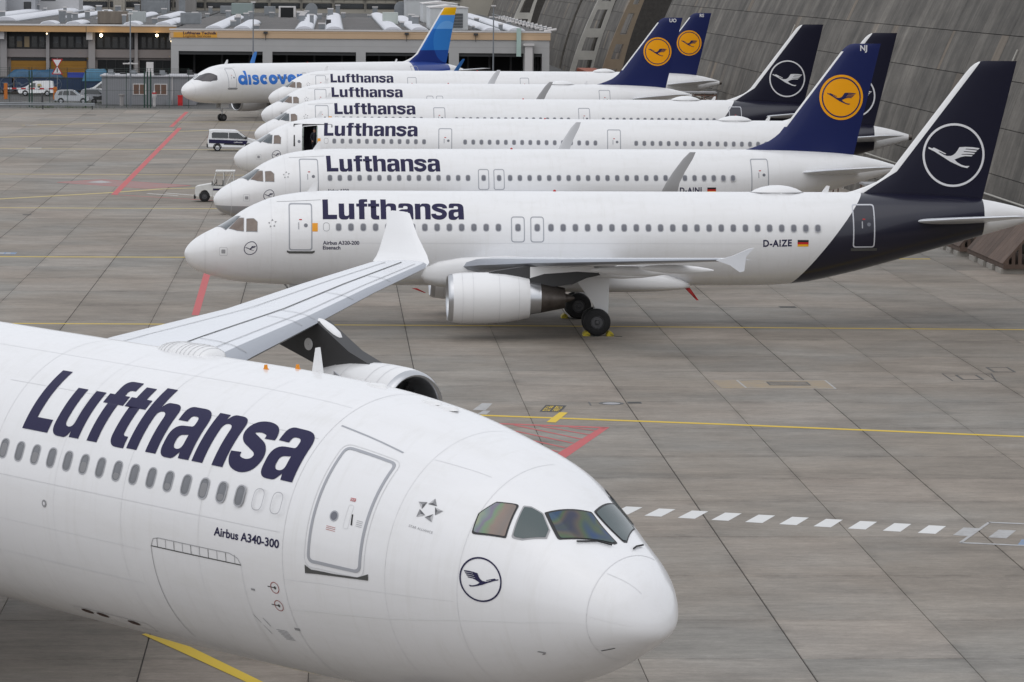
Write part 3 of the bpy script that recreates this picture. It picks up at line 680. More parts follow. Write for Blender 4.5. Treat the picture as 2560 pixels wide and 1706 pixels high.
    if livery == 'disc':
        decal('cockpit_mask', [[rp([(1.30, 84), (2.05, 84), (2.75, 62, .1), (3.35, 35, .1), (3.25, 20, .1), (2.45, 22), (1.75, 40)], 4)]], surf(F, .015), M('black_cockpit_mask', (.03, .025, .03), .15, coat=.8), root, .08, 4)
    # --- radome and frame lines
    ln = lambda s, a, b, w=.018: [[[(s-w/2, a), (s+w/2, a), (s+w/2, b), (s-w/2, b)]]]
    decal('radome_line', ln(.90, -85, 82), surf(F, .004), m_line2, root, 0, 5)
    if lod < 2:
        decal('skin_joint', ln(3.75, -80, 80, .012), surf(F, .003), m_line2, root, 0, 5)
        decal('skin_joint', [[[(6.0, -3), (26+plug, -3), (26+plug, -2.6), (6.0, -2.6)]]], surf(F, .003), m_line2, root, 1, 0)
    # --- doors
    def door(s0, s1, z0, z1, nm='door', r=.13, w=.055, mat=m_frame, hole=True):
        o = decal(nm, [[rrect((s0+s1)/2, (z0+z1)/2, s1-s0, z1-z0, r), rrect((s0+s1)/2, (z0+z1)/2, s1-s0-2*w, z1-z0-2*w, r-.04)]], smap(F, .005), mat, root, .2, .15)
        if hole:
            decal('porthole', [[circ(s0+(s1-s0)*.72, z0+(z1-z0)*.54, .085, 16)]], smap(F, .006), m_winp, o)
            decal('handle', [[rrect(s0+(s1-s0)*.42, z0+(z1-z0)*.53, .05, .3, .02)]], smap(F, .006), m_winf, o)
            decal('exit_mark', [[rrect(s0+(s1-s0)*.5, z0+(z1-z0)*.66, .12, .05, .01)]], smap(F, .006), m_red, o)
        return o
    dz0, dz1 = 3.47, 5.47
    if not open_door:
        d = door(4.50, 5.52, dz0, dz1)
        decal('sill_plate', [[rp([(4.42, 3.47), (4.42, 3.40), (4.52, 3.34), (5.52, 3.34), (5.62, 3.40), (5.62, 3.47), (5.5, 3.44), (4.54, 3.44)])]], smap(F, .02), m_sill, d, .2, .1)
        decal('rain_gutter', [[[(4.0, 5.50), (5.9, 5.60), (5.9, 5.615), (4.0, 5.515)]]], smap(F, .006), m_line, root, .2, .1)
    if orange and lod < 2: decal('orange_door_sign', [[rrect(5.63, 4.47, .24, .36, .02)]], smap(F, .006), M('sign_orange', (.80, .33, .01), .5), root, .1, .1)
    rm = M('white_door_band', (.55, .56, .60), .45)
    d = door(29.18+plug, 30.18+plug, 3.62, 5.5, mat=rm if livery == 'new' else m_frame)
    decal('sill_plate', [[rp([(29.1+plug, 3.6), (30.3+plug, 3.6), (30.3+plug, 3.48), (29.1+plug, 3.48)])]], smap(F, .02), m_sill, d, .2, .1)
    if plug:
        door(13.45, 14.35, 3.62, 5.35); door(24.5, 25.4, 3.62, 5.35)
    else:
        for s in (14.43, 15.27): door(s-.30, s+.30, 3.84, 4.95, 'overwing_exit', .14, .045, m_frame, False)
    # --- cabin windows
    WS = [6.65+.533*k for k in range(14)]+[14.43, 15.27]+[15.87+.533*j for j in range(23)] if not plug else [6.65+.533*k for k in range(12)]+[15.2+.533*k for k in range(17)]+[26.4+.533*k for k in range(17)]
    if livery == 'old' and not plug: WS = [6.12]+WS+[28.13]
    wm = lambda off: (lambda u, v: FB.P(15+u, 16.4+v/2.0*57.3, off)+Vector((15, 0, 0)))
    fr_me = cm('winf', lambda: decal('cabin_window', [[rrect(0, 0, .265, .355, .125)]], wm(.004), m_winf, None, 0, .06, mesh_only=True))
    pa_me = cm('winp', lambda: decal('pane', [[rrect(0, 0, .205, .285, .098)]], wm(.007), m_winp, None, 0, .06, mesh_only=True))
    for s in WS:
        o = inst('cabin_window', fr_me, root, (-s, 0, 0))
        if lod < 2: inst('pane', pa_me, o)
    if livery == 'new': decal('blank_window', [[rrect(6.12, 4.49, .28, .37, .13), rrect(6.12, 4.49, .24, .33, .11)]], smap(F, .005), m_line, root, .1, .06)
    # --- titles and emblems
    if livery == 'disc':
        sh = discover_shapes(); decal('airline_title', xf(sh, 1.62, 1, 5.7, 0), lambda s, v: F.P(s, -3+v*41, .008), M('discover_blue_lettering', (.028, .18, .62), .4), root, .25, .12)
    else:
        k = 6.12/TITLE_W
        me = cm(('title', plug), lambda: decal('airline_title', xf(title_shapes(), k, 1, 5.97, 0), lambda s, v: F.P(s, 26.6+v*31.0, .008), m_title, None, .25, .12, mesh_only=True))
        inst('airline_title', me, root)
        if lod < 2:
            em = lambda F_, s0, z0, r_: (lambda u, v: F_.P(s0+u*r_, F_.phi_at(s0, z0+v*r_), .007))
            decal('nose_emblem', [ring(1, .9, 40), CRANE], em(F, 2.86, 3.55, .29), m_title, root, 0, 0)
            st_ = []
            for kk in range(5):
                a = R(90+72*kk); c_ = (math.cos(a), math.sin(a)); st_.append([[(c_[0]*1.0+.40*math.cos(a+q_), c_[1]*1.0+.40*math.sin(a+q_)) for q_ in (0, 2.1, 4.2)]])
            decal('alliance_emblem', st_, em(F, 3.8, 4.62, .14), m_grey, root, 0, 0)
            decal('static_port', [[rrect(1.69, 3.38, .17, .17, .03)]], smap(F, .006), m_grey, root, 0, 0)
            decal('static_port_border', [[rrect(1.69, 3.38, .34, .36, .05), rrect(1.69, 3.38, .32, .34, .04)]], smap(F, .006), m_line, root, 0, 0)
    if extra:
        for (txt, s0, z0, h, bold, mt) in extra:
            bm, w_ = text2d(txt, bold)
            decal('lettering', bm, (lambda s0, z0, h: (lambda u, v: F.P(s0+u*h, F.phi_at(s0, z0+v*h), .007)))(s0, z0, h), mt, root, 0, 0)
    if reg:
        bm, w_ = text2d(reg, .032, 1.12)
        decal('registration', bm, lambda u, v: F.P(25.18+plug+u*.272, F.phi_at(25.5+plug, 3.68+v*.30), .007), m_title, root, 0, 0)
        fo = decal('flag', [[[(26.70+plug, 3.87), (27.19+plug, 3.87), (27.19+plug, 3.97), (26.70+plug, 3.97)]]], smap(F, .007), m_black, root, 0, 0)
        decal('flag_red_bar', [[[(26.70+plug, 3.775), (27.19+plug, 3.775), (27.19+plug, 3.87), (26.70+plug, 3.87)]]], smap(F, .007), M('flag_red', (.55, .01, .01), .5), fo, 0, 0)
        decal('flag_gold_bar', [[[(26.70+plug, 3.68), (27.19+plug, 3.68), (27.19+plug, 3.775), (26.70+plug, 3.775)]]], smap(F, .007), M('flag_gold', (.85, .45, .01), .5), fo, 0, 0)
    # --- fin
    LE = lambda z: lerp(z, [5.3, 5.85, 6.02, 6.2, 6.42, 6.62, 6.86, 11.25, 11.5, 11.66, 11.74, 11.785], [28.6, 28.8, 29.5, 30.0, 30.52, 30.82, 31.1, 34.41, 34.62, 34.82, 34.98, 35.2])
    TE = lambda z: 35.2+(z-5.3)*.2320
    def fin():
        mb = MB(); rings = []; fo = foil(10, .105)
        for z in (5.3, 5.85, 6.02, 6.2, 6.42, 6.62, 6.86, 7.5, 8.5, 9.5, 10.5, 11.25, 11.5, 11.66, 11.74, 11.785):
            a, b = LE(z), TE(z); c = b-a; th = (1.0 if z > 6.86 else lerp(z, [5.3, 6.86], [.62, 1.0]))*(1 if z < 11.6 else lerp(z, [11.6, 11.785], [1, .55]))
            n_ = len(fo); pts = []
            for i, (x, y_) in enumerate(fo):
                yy = y_*c*th if y_ >= 0 else y_/.75*c*th
                pts.append((-(a+c*x), yy, z))
            rings.append(pts)
        mb.loft(rings, True, True); return mb.mesh('fin', fin_paint(livery), 35)
    fo = inst('fin', cm(('fin', livery), fin), root, (-plug, 0, 0))
    def finside(s, z, off=.02):
        a, b = LE(z), TE(z); c = b-a; x = min(max((s-a)/c, .001), 1); t = .105
        return Vector((-s, 5*t*c*(.2969*math.sqrt(x)-.126*x-.3516*x*x+.2843*x**3-.1036*x**4)+off, z))
    if livery == 'new':
        decal('fin_emblem', [ring(1, .93), CRANE], lambda u, v: finside(33.92+u*1.41, 7.62+v*1.41), m_lwhite, fo, .12, .12)
    elif livery == 'old':
        fe = decal('fin_emblem', [[circ(0, 0, 1, 56)]], lambda u, v: finside(34.5+u*1.245, 8.83+v*1.245, .016), m_orange, fo, .12, .12)
        decal('emblem_ring', [ring(.895, .835), [[(x*.8, y*.8) for x, y in CRANE[0]]]], lambda u, v: finside(34.5+u*1.245, 8.83+v*1.245, .026), m_navy_old, fe, .12, .12)
        if fintxt:
            bm, w_ = text2d(fintxt, .03)
            decal('fin_lettering', bm, lambda u, v: finside(35.52+u*.31, 11.40+v*.31, .02), m_lwhite, fo, 0, 0)
    # --- tailplane, wings, engines
    for sd_ in (1, -1):
        hsec = [(.35, 31.6, 3.75, 4.62, .09), (1.2, 32.05, 3.35, 4.74, .09), (3.6, 33.55, 2.35, 5.02, .085), (6.05, 35.1, 1.4, 5.28, .08), (6.22, 35.45, .95, 5.30, .06)]
        inst('tailplane', cm(('hs', sd_), lambda: wing_mesh('tailplane', hsec, m_wing, sd_)), root, (-plug, 0, 0))
        wsec = [(1.5, 11.7, 7.0, 2.72, .13), (3, 12.7, 5.95, 2.93, .125), (6.4, 14.8, 3.95, 3.30, .115), (11.5, 17.95, 2.75, 3.78, .11), (16.4, 20.9, 1.55, 4.24, .10), (16.75, 21.15, 1.25, 4.27, .08)]
        w_o = inst('wing', cm(('wing', sd_), lambda: wing_mesh('wing', wsec, [m_wing, m_slat], sd_, True)), root, (-fw, 0, 0))
        def tipdev():
            mb = MB()
            if tip == 'fence':
                pl = [(-20.95, 4.25), (-21.6, 4.42), (-22.3, 4.72), (-22.45, 4.74), (-22.15, 4.40), (-22.08, 3.82), (-21.9, 3.78), (-21.5, 4.06)]
                mb.prism(pl, sd_*16.72, sd_*16.80, 'xz')
            else:
                rings = []
                for (y_, s_, c_, z_) in ((16.5, 20.95, 1.5, 4.25), (16.95, 21.15, 1.1, 4.36), (17.25, 21.3, .84, 4.62), (17.45, 21.5, .70, 5.1), (17.62, 21.85, .60, 5.7), (17.8, 22.3, .50, 6.35), (17.88, 22.62, .3, 6.68)):
                    rings.append([(-(s_+c_*x), sd_*(y_-zz*c_*.9), z_+zz*c_*.4) for x, zz in foil(8, .09)])
                mb.loft(rings)
            return mb.mesh('wing_tip', m_wing if tip == 'fence' else m_grey2, 40)
        inst('wing_tip', cm(('tip', tip, sd_), tipdev), root, (-fw, 0, 0))
        for (y_, s_, l_, r_) in ((4.6, 16.2, 4.2, .26), (7.6, 17.0, 3.6, .22), (11.0, 18.6, 3.1, .19)):
            def canoe():
                mb = MB(); rings = []
                for t_ in (0, .05, .15, .35, .6, .8, .93, 1):
                    rr = r_*math.sin(math.pi*min(max(t_, .02), .985))**.6; zz = lerp(y_, [1.5, 6.4, 16.4], [2.5, 3.05, 4.1])-.06-.10*t_
                    rings.append([(-(s_+l_*t_), sd_*y_+rr*.62*math.cos(2*math.pi*j/10), zz+rr*math.sin(2*math.pi*j/10)) for j in range(10)])
                mb.loft(rings); return mb.mesh('flap_fairing', m_white, 50)
            inst('flap_fairing', cm(('can', y_, sd_), canoe), root, (-fw, 0, 0))
        if sd_ == 1 or lod < 2:
            nac = nacelle('e', root, (-11.1-fw, sd_*5.75, 1.76), 3.47, 1.09, [m_white])
            mb = MB(); mb.prism([(-12.5, 2.72), (-13.1, 2.92), (-14.9, 3.18), (-17.3, 3.1), (-17.6, 2.75), (-17.0, 2.62), (-16.4, 2.35), (-15.6, 2.25), (-14.9, 2.25), (-13.6, 2.5)], sd_*5.58, sd_*5.92, 'xz')
            inst('engine_pylon', mb.mesh('engine_pylon', m_pylon, 30), root, (-fw, 0, 0))
            mb = MB(); mb.prism([(-14.6, 2.62), (-14.6, 3.1), (-17.3, 3.12), (-17.5, 2.85), (-16.6, 2.9), (-15.2, 2.8)], sd_*5.57, sd_*5.93, 'xz')
            inst('pylon_fairing', mb.mesh('pylon_fairing', m_white, 30), root, (-fw, 0, 0))
    mb = MB(); rings = []
    for s_, zt, zb, hw in ((10.2, 2.55, 2.25, 1.15), (10.45, 2.95, 1.98, 1.72), (11.0, 3.25, 1.80, 1.92), (12, 3.46, 1.70, 2.04), (14, 3.54, 1.62, 2.10), (17, 3.36, 1.57, 2.10), (19.3, 2.95, 1.56, 2.02), (20.8, 2.55, 1.60, 1.82), (21.7, 2.2, 1.68, 1.5), (22.1, 1.98, 1.76, 1.1)):
        zc, hh = (zt+zb)/2, (zt-zb)/2
        rings.append([(-s_, hw*math.copysign(abs(math.cos(a))**.62, math.cos(a)), zc+hh*math.copysign(abs(math.sin(a))**.62, math.sin(a))) for a in [2*math.pi*j/36 for j in range(36)]])
    mb.loft(rings); inst('belly_fairing', cm('belly', lambda: mb.mesh('belly_fairing', m_white, 50)), root, (-fw, 0, 0))
    # --- landing gear
    if lod < 2 or livery == 'disc':
        gz = MB(); gz.tube([(-5.07, 0, .38), (-5.07, 0, 2.1)], .075, 10); gz.tube([(-5.07, 0, .9), (-4.3, 0, 1.95)], .04, 8); gz.tube([(-5.07, -.28, .38), (-5.07, .28, .38)], .06, 8)
        gz.box(-5.6, -4.6, -.42, -.39, 1.35, 1.95); gz.box(-5.6, -4.6, .39, .42, 1.35, 1.95)
        ng = gz.build('nose_gear', m_steel, root)
        for y_ in (-.25, .25): wheel(ng, (-5.07, y_, .38), .38, .22)
    for sd_ in (1, -1):
        gm = MB(); x = -17.66
        gm.tube([(x, sd_*3.8, .585), (x, sd_*3.8, 2.9)], .12, 12); gm.tube([(x, sd_*3.8, 1.2), (x-.05, sd_*2.2, 2.4)], .07, 8); gm.tube([(x, sd_*3.3, .585), (x, sd_*4.3, .585)], .08, 8)
        mgr = gm.build('main_gear', m_steel, root, 35, (-fw, 0, 0))
        for y_ in (-.44, .44): wheel(mgr, (x, sd_*3.8+y_, .585), .585, .42)
        q = MB(); q.prism([(x+.95, 2.45), (x-.55, 2.75), (x-.50, .95), (x-.05, .92), (x+.15, 1.35)], sd_*4.02, sd_*4.07, 'xz'); q.build('gear_door', m_plug, mgr, 0)
    # --- roof fittings
    if dome:
        mb = MB(); rings = []
        for t_ in [0, .03, .1, .22, .38, .55, .72, .86, .95, 1]:
            k_ = math.sin(math.pi*min(max(t_, .012), .988))**.55; w2, hh = .62*k_, .40*k_
            rings.append([(-(24.87+2.37*t_), w2*math.cos(a), 5.86+hh*max(math.sin(a), -.2)) for a in [2*math.pi*j/20 for j in range(20)]])
        mb.loft(rings); inst('antenna_dome', cm('dome', lambda: mb.mesh('antenna_dome', m_white, 50)), root, (-plug, 0, 0))
        mb = MB(); mb.lathe([(5.90, 1), (5.935, 1)], (-26.05-plug, 0, 0), 'z', 30, 0, False, True)
        for i, v in enumerate(mb.v): mb.v[i] = ((v[0]+26.05+plug)*1.22-26.05-plug, v[1]*.60, v[2]+.02)
        mb.build('dome_base', m_line, root)
    mb = MB(); mb.prism([(-5.2, 5.7), (-5.75, 5.9), (-5.82, 6.34), (-5.68, 6.36)], -.02, .02, 'xz'); mb.build('blade_antenna', m_white, root, 0)
    mb = MB(); mb.prism([(-28.0-plug, 5.85), (-28.35-plug, 5.9), (-28.42-plug, 6.22), (-28.28-plug, 6.24)], -.02, .02, 'xz'); mb.build('blade_antenna', m_white, root, 0)
    mb = MB(); mb.lathe([(0, .07), (.04, .065), (.07, .04), (.08, .005)], (-(16.2+fw), 0, 5.94), 'z', 12); mb.build('beacon', m_red, root)
    mb = MB(); mb.lathe([(0, .17), (-.05, .19), (-.26, .17)], (-37.55-plug, 0, 4.92), 'x', 16, 0, False, True); mb.build('exhaust_pipe', m_gun, root)
    return root
m_grey2 = M('sharklet_grey_paint', (.52, .525, .54), .35, coat=.2)
TXT = m_title
row1 = airliner((-6.385, 157.08), .0377, 0, 'new', 'fence', 'nearest white airliner of the parked row, dark navy tail, marked D-AIZE', reg='D-AIZE', extra=[('Airbus A320-200', 5.97, 3.73, .165, .02, TXT), ('Eisenach', 5.97, 3.52, .165, .02, TXT)])
row2 = airliner((-6.33, 194.37), .0918, 0, 'old', 'shark', 'white airliner with NJ on its blue tail and grey primer under its nose', reg='D-AINJ', fintxt='NJ', dome=False, primer=True, orange=False, extra=[('Airbus A320', 5.97, 3.73, .165, .02, TXT)])
row3 = airliner((-6.40, 237.7), -.0264, 6.94, 'new', 'fence', 'white airliner with its front door open and a person in the doorway', open_door=True)
row4 = airliner((-5.816, 273.5), .0612, 6.94, 'new', 'fence', 'white airliner with navy tail and white crane ring, fourth of the parked row', lod=1)
row5 = airliner((-6.05, 311.2), .0739, 0, 'old', 'shark', 'white airliner with orange crane disc and UO on its blue tail', fintxt='UO', lod=1)
row6 = airliner((-6.14, 352.7), .0595, 6.94, 'old', 'fence', 'white airliner with orange crane disc and RS on its blue tail', fintxt='RS', lod=1)
row7 = airliner((-15.33, 372.46), .6619, 0, 'disc', 'shark', 'angled white airliner with blue discover lettering and a banded blue tail with yellow tip', dome=False, orange=False, lod=1)
for ob in row7.children:
    if ob.name.startswith('wing_tip'): ob.data = ob.data.copy(); ob.data.materials[0] = fin_paint('disc') if 0 else M('blue_tip_paint', (.03, .17, .50), .35)
bm, w_ = text2d('D-AIUR', .012, 1.05)
decal('registration', bm, lambda u, v: FB.P(25.0+u*.272, FB.phi_at(25.4, 4.55+v*.30), .007), m_title, row7, 0, 0)
# ---------------------------------------------------------------- the wide-body in the foreground
SKN = [0, .06, .25, .7, 1.4, 2.2, 3.2, 4.4, 6, 8, 10.5, 30]
T4 = [-.631, -.309, .097, .51, .926, 1.474, 1.958, 2.27, 2.58, 2.76, 2.82, 2.82]
B4 = [-.631, -.80, -.96, -1.26, -1.66, -1.98, -2.27, -2.5, -2.68, -2.79, -2.82, -2.82]
W4 = [0, .328, .65, 1.062, 1.435, 1.755, 2.187, 2.44, 2.66, 2.79, 2.82, 2.82]
AXZ = 4.888
FA = Fus(SKN, T4, B4, W4, ([0, 1, 3, 6], [-.60, -.40, -.14, 0]), [30, 40, 46, 52, 58, 62, 63.6], [2.82, 2.82, 2.8, 2.7, 2.5, 2.3, 2.1], [-2.82, -2.82, -2.3, -1.1, .2, 1.1, 1.5], [2.82, 2.82, 2.7, 2.1, 1.2, .6, .35], [0, 0, .1, .6, 1.2, 1.65, 1.8], 63.6, 30, 0, 0, AXZ)
a_, e_ = .867345, -.016289
Dv = Vector((math.cos(a_)*math.cos(e_), -math.sin(a_)*math.cos(e_), math.sin(e_))); Pv = Vector((math.sin(a_), math.cos(a_), 0)); Uu = Dv.cross(Pv).normalized()
nose = Vector((-3.50196, 71.56558, 5.11949))+Dv*14.22
wide = empty('wide_body_airliner', (0, 0, 0), 0, 'huge white four-engined airliner in the foreground with navy title and crane emblem', 'airliner')
mm = Matrix((Dv, Pv, Uu)).transposed().to_4x4(); mm.translation = nose-Uu*AXZ; wide.matrix_world = mm
m_wfus = paint('wide_fuselage_paint', [], (.80, .80, .81), .24)
st = [(i/44)**2*9 for i in range(1, 45)]+[9.6, 10.5, 12, 14, 16, 20, 24, 28, 32, 36, 40, 43, 46, 49, 52, 55, 58, 60, 62, 63.6]
inst('fuselage', FA.mesh('fuselage', m_wfus, st, 112), wide)
S4 = surf(FA, .007)
def rb(pts, w, wphi=None):
    """ribbon in (s,phi): offsets done in a metric where 1 deg = .049 m"""
    k = .0492; q = stroke([(s, p*k) for s, p in pts], w, False); return [[[(x, y/k) for x, y in q]]]
# cockpit glazing (mirrored left and right)
def irid():
    m = bpy.data.materials.new('painted_iridescent_glass'); m.use_nodes = True; nt = m.node_tree; b = nt.nodes['Principled BSDF']; L = nt.links.new
    tc = nd(nt, 'ShaderNodeTexCoord'); n = nd(nt, 'ShaderNodeTexNoise'); n.inputs['Scale'].default_value = 1.15; n.inputs['Detail'].default_value = 1; n.inputs['Distortion'].default_value = 1.2; L(tc.outputs['Object'], n.inputs['Vector'])
    cr = nd(nt, 'ShaderNodeValToRGB'); el = cr.color_ramp.elements; el[0].position = .30; el[0].color = (.03, .045, .11, 1); el[1].position = .72; el[1].color = (.05, .06, .05, 1)  # swirled reflection tints painted into the pane colour
    for ps, c in ((.40, (.022, .05, .17)), (.48, (.05, .075, .09)), (.54, (.075, .10, .05)), (.60, (.10, .075, .06)), (.66, (.045, .04, .07))):
        e = el.new(ps); e.color = (*c, 1)
    L(n.outputs['Fac'], cr.inputs[0]); L(cr.outputs[0], b.inputs['Base Color']); b.inputs['Roughness'].default_value = .08; b.inputs['Coat Weight'].default_value = .25; b.inputs['Specular IOR Level'].default_value = .35
    b.inputs['Thin Film Thickness'].default_value = 480; b.inputs['Thin Film IOR'].default_value = 1.45
    return m
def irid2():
    m = bpy.data.materials.new('painted_rainbow_glass'); m.use_nodes = True; nt = m.node_tree; b = nt.nodes['Principled BSDF']; L = nt.links.new
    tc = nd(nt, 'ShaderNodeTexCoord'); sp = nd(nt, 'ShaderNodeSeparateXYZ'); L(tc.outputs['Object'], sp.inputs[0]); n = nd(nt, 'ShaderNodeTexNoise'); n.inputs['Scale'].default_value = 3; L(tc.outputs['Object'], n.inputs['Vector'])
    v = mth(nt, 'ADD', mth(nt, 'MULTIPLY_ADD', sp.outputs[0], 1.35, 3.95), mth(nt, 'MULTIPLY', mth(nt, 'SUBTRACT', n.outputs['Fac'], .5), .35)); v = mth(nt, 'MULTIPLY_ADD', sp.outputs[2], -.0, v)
    cr = nd(nt, 'ShaderNodeValToRGB'); el = cr.color_ramp.elements; el[0].position = 0; el[0].color = (.30, .34, .22, 1); el[1].position = 1; el[1].color = (.30, .19, .13, 1)  # rainbow reflection bands along the pane, painted as base colour
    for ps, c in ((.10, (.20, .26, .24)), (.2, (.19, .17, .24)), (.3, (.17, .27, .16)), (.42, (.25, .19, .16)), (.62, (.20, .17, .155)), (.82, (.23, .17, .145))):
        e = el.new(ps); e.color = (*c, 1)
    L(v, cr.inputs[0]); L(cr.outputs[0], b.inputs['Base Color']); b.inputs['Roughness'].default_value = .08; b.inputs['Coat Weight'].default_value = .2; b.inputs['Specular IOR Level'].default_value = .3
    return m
m_ir, m_ir2 = irid(), irid2()
m_gl = M('green_cockpit_glass', (.06, .085, .088), .06, coat=.3, spec=.4)
fr_ = [(2.033, 117.7), (1.72, 87.6+3.4), (1.10, 95.8), (1.075, 99.3), (1.62, 126.2)]
fr_ = [(2.05, 118.5), (1.73, 91.8), (1.075, 94.0), (1.065, 97.5), (1.62, 126.4)]
sd_ = [(2.257, 143.49), (2.396, 124.16), (2.3, 121.91), (2.092, 120.85), (1.836, 126.53), (1.795, 132.21), (2.09, 141.43)]
re_ = [(2.877, 150.2), (2.927, 139.84), (2.796, 130.57), (2.488, 125.38), (2.363, 145.31)]
for mir in (0, 1):
    for nm, pl, mt, sl in (('cockpit_windshield', fr_, m_ir if not mir else m_gl, m_glassf), ('cockpit_side_window', sd_, m_gl, m_line), ('cockpit_rear_window', re_, m_ir2, m_glassf)):
        pl = [(s, 180-p if mir else p) for s, p in pl]
        kk = .045; rr = lambda P_, g_: [(x, y/kk) for x, y in rp([(x, y*kk, .05) for x, y in grow(P_, g_)], 4)]
        fr = decal(nm, [[rr(pl, 1.075)]], surf(FA, .008), sl, wide, .06, 2.5)
        decal('pane', [[rr(pl, .975)]], surf(FA, .016), mt, fr, .06, 2.5)
# wipers
for pts in ([(1.40, 120), (1.20, 108), (1.02, 101)], [(1.02, 66), (.92, 78), (.86, 84)]):
    mb = MB(); mb.tube([FA.P(s, p, .035) for s, p in pts], .016, 6); mb.build('windshield_wiper', m_black, wide)
# panel lines
for pts, w in (([(.74, p) for p in range(60, 260, 6)], .011), ([(2.93, p) for p in range(85, 250, 6)], .008), ([(4.43, p) for p in range(60, 250, 6)], .007), ([(6.90, p) for p in range(60, 260, 6)], .012), ([(11.6, p) for p in range(60, 250, 6)], .007), ([(15.9, p) for p in range(60, 250, 6)], .009), ([(9.25, p) for p in range(100, 250, 6)], .006), ([(13.75, p) for p in range(100, 250, 6)], .006)):
    decal('skin_joint', rb(pts, w), surf(FA, .004), m_line2, wide, 0, 3)
for pts, w, mt in (([(16.5, 132), (7.0, 132)], .010, m_line2), ([(22, 172), (7.0, 172)], .012, m_line2), ([(22, 205), (11.2, 205)], .012, m_line2), ([(6.94, 202.4), (5.5, 200.5), (4.4, 198.9), (3, 195.5), (1.86, 192.1), (.78, 186)], .014, m_plug), ([(6.77, 123), (5.06, 126)], .035, m_frame), ([(4.4, 123.2), (3.2, 119)], .010, m_line2), ([(22, 112), (7.0, 112)], .007, m_line2), ([(22, 190), (11.0, 190)], .007, m_line2), ([(6.9, 190), (3.0, 186)], .006, m_line2)):
    decal('skin_line', rb(pts, w), surf(FA, .005), mt, wide, .4, 3)
for (a1, a2) in (((.70, 128), (.22, 118)), ((.70, 176), (.16, 178)), ((.72, 215), (.3, 222))):
    decal('lightning_strip', rb([a1, ((a1[0]+a2[0])/2, (a1[1]+a2[1])/2), a2], .02), surf(FA, .006), m_plug if a1[1] > 130 else m_line2, wide, .1, 3)
# door
kd = .0492
def ring_sp(s0, s1, p0, p1, r, w, tilt=0):
    def conv(l): return [(x+((y/kd)-(p0+p1)/2)*tilt, y/kd) for x, y in l]
    return [[conv(rrect((s0+s1)/2, (p0+p1)/2*kd, s1-s0, (p1-p0)*kd, r, 6)), conv(rrect((s0+s1)/2, (p0+p1)/2*kd, s1-s0-2*w, (p1-p0)*kd-2*w, r-w*.8, 6))]]
do = decal('door', ring_sp(4.97, 6.27, 131.6, 181.6, .16, .062), S4, m_frame, wide, .2, 3)
decal('door_seam', ring_sp(4.90, 6.34, 130.4, 183.4, .20, .014), S4, m_line2, do, .2, 3)
decal('sill_plate', [[[(4.80, 181.0), (4.80, 183.6), (6.32, 185.9), (6.32, 182.6), (6.24, 183.4), (6.16, 184.1), (5.6, 183.9), (5.05, 183.2), (4.93, 182.2)]]], surf(FA, .012), m_sill, do, .2, 1)
decal('porthole', [[circ(5.76, 161.2*1, .10, 24, 2.2)]], S4, m_frame, do, 0, 0)
decal('porthole_glass', [[circ(5.76, 161.2, .075, 24, 1.65)]], surf(FA, .010), m_winp, do, 0, 0)
decal('handle_arrow', [[[(5.37, 158.6), (5.34, 158.6), (5.30, 163.0), (5.335, 163.0)]]], S4, m_black, do, 0, 1)
decal('handle_recess', ring_sp(5.38, 5.50, 155.0, 165.0, .04, .008), S4, m_line2, do, 0, 2)
for k in range(4): decal('instruction_line', [[[(5.22, 160.4+k*.75), (5.08, 160.4+k*.75), (5.08, 160.6+k*.75), (5.22, 160.6+k*.75)]]], S4, m_line, do, 0, 0)
for k in range(3): decal('instruction_line', [[[(5.88, 165.6+k*.7), (5.66, 165.6+k*.7), (5.66, 165.8+k*.7), (5.88, 165.8+k*.7)]]], S4, M('fine_red_print', (.42, .12, .10), .6), do, 0, 0)
decal('exit_sign', [[[(5.52, 152.3), (5.40, 152.1), (5.395, 153.4), (5.515, 153.6)]]], S4, m_red, do, 0, 0)
bm, w_ = text2d('EXIT', .02)
decal('exit_lettering', bm, lambda u, v: FA.P(5.508-u*.105/w_, 153.35-v*.95, .010), m_lwhite, do, 0, 0)
# cabin windows
wm4 = lambda off: (lambda u, v: FA.P(15+u, 161.8+v/.0492, off)+Vector((15, 0, 0)))
wA = decal('cabin_window', [[rrect(0, 0, .275, .415, .135), rrect(0, 0, .225, .365, .11)]], wm4(.006), m_winf, None, 0, .05, mesh_only=True)
wA2 = decal('window_reveal', [[rrect(0, 0, .225, .365, .11), rrect(0, 0, .175, .315, .085)]], wm4(.004), M('window_reveal_grey', (.16, .165, .175), .4), None, 0, .05, mesh_only=True)
wA3 = decal('pane', [[rrect(.004, .006, .18, .32, .088)]], wm4(.0025), M('wide_window_pane', (.15, .155, .17), .12, coat=.6, var=.25, vscale=2), None, 0, .05, mesh_only=True)
wB = decal('blank_window', [[rrect(0, 0, .30, .415, .14), rrect(0, 0, .265, .38, .125)]], wm4(.005), M('blank_window_ring', (.45, .45, .47), .5), None, 0, .05, mesh_only=True)
wBl = [decal('blind', [[rrect(.002, .16-h/2, .178, h, .05)]], wm4(.0038), M('cabin_blind', (.25, .25, .26), .6), None, 0, .05, mesh_only=True) for h in (.12, .2, .26)]
for k in range(-24, 14):
    o = inst('cabin_window', wA, wide, (-(15.073-.528*k), 0, 0)); inst('window_reveal', wA2, o); inst('pane', wA3, o)
    if k % 5 in (1, 4) or k == 12: inst('blind', wBl[k % 3], o)
for k in (14, 15): inst('blank_window', wB, wide, (-(15.073-.528*k), 0, 0))
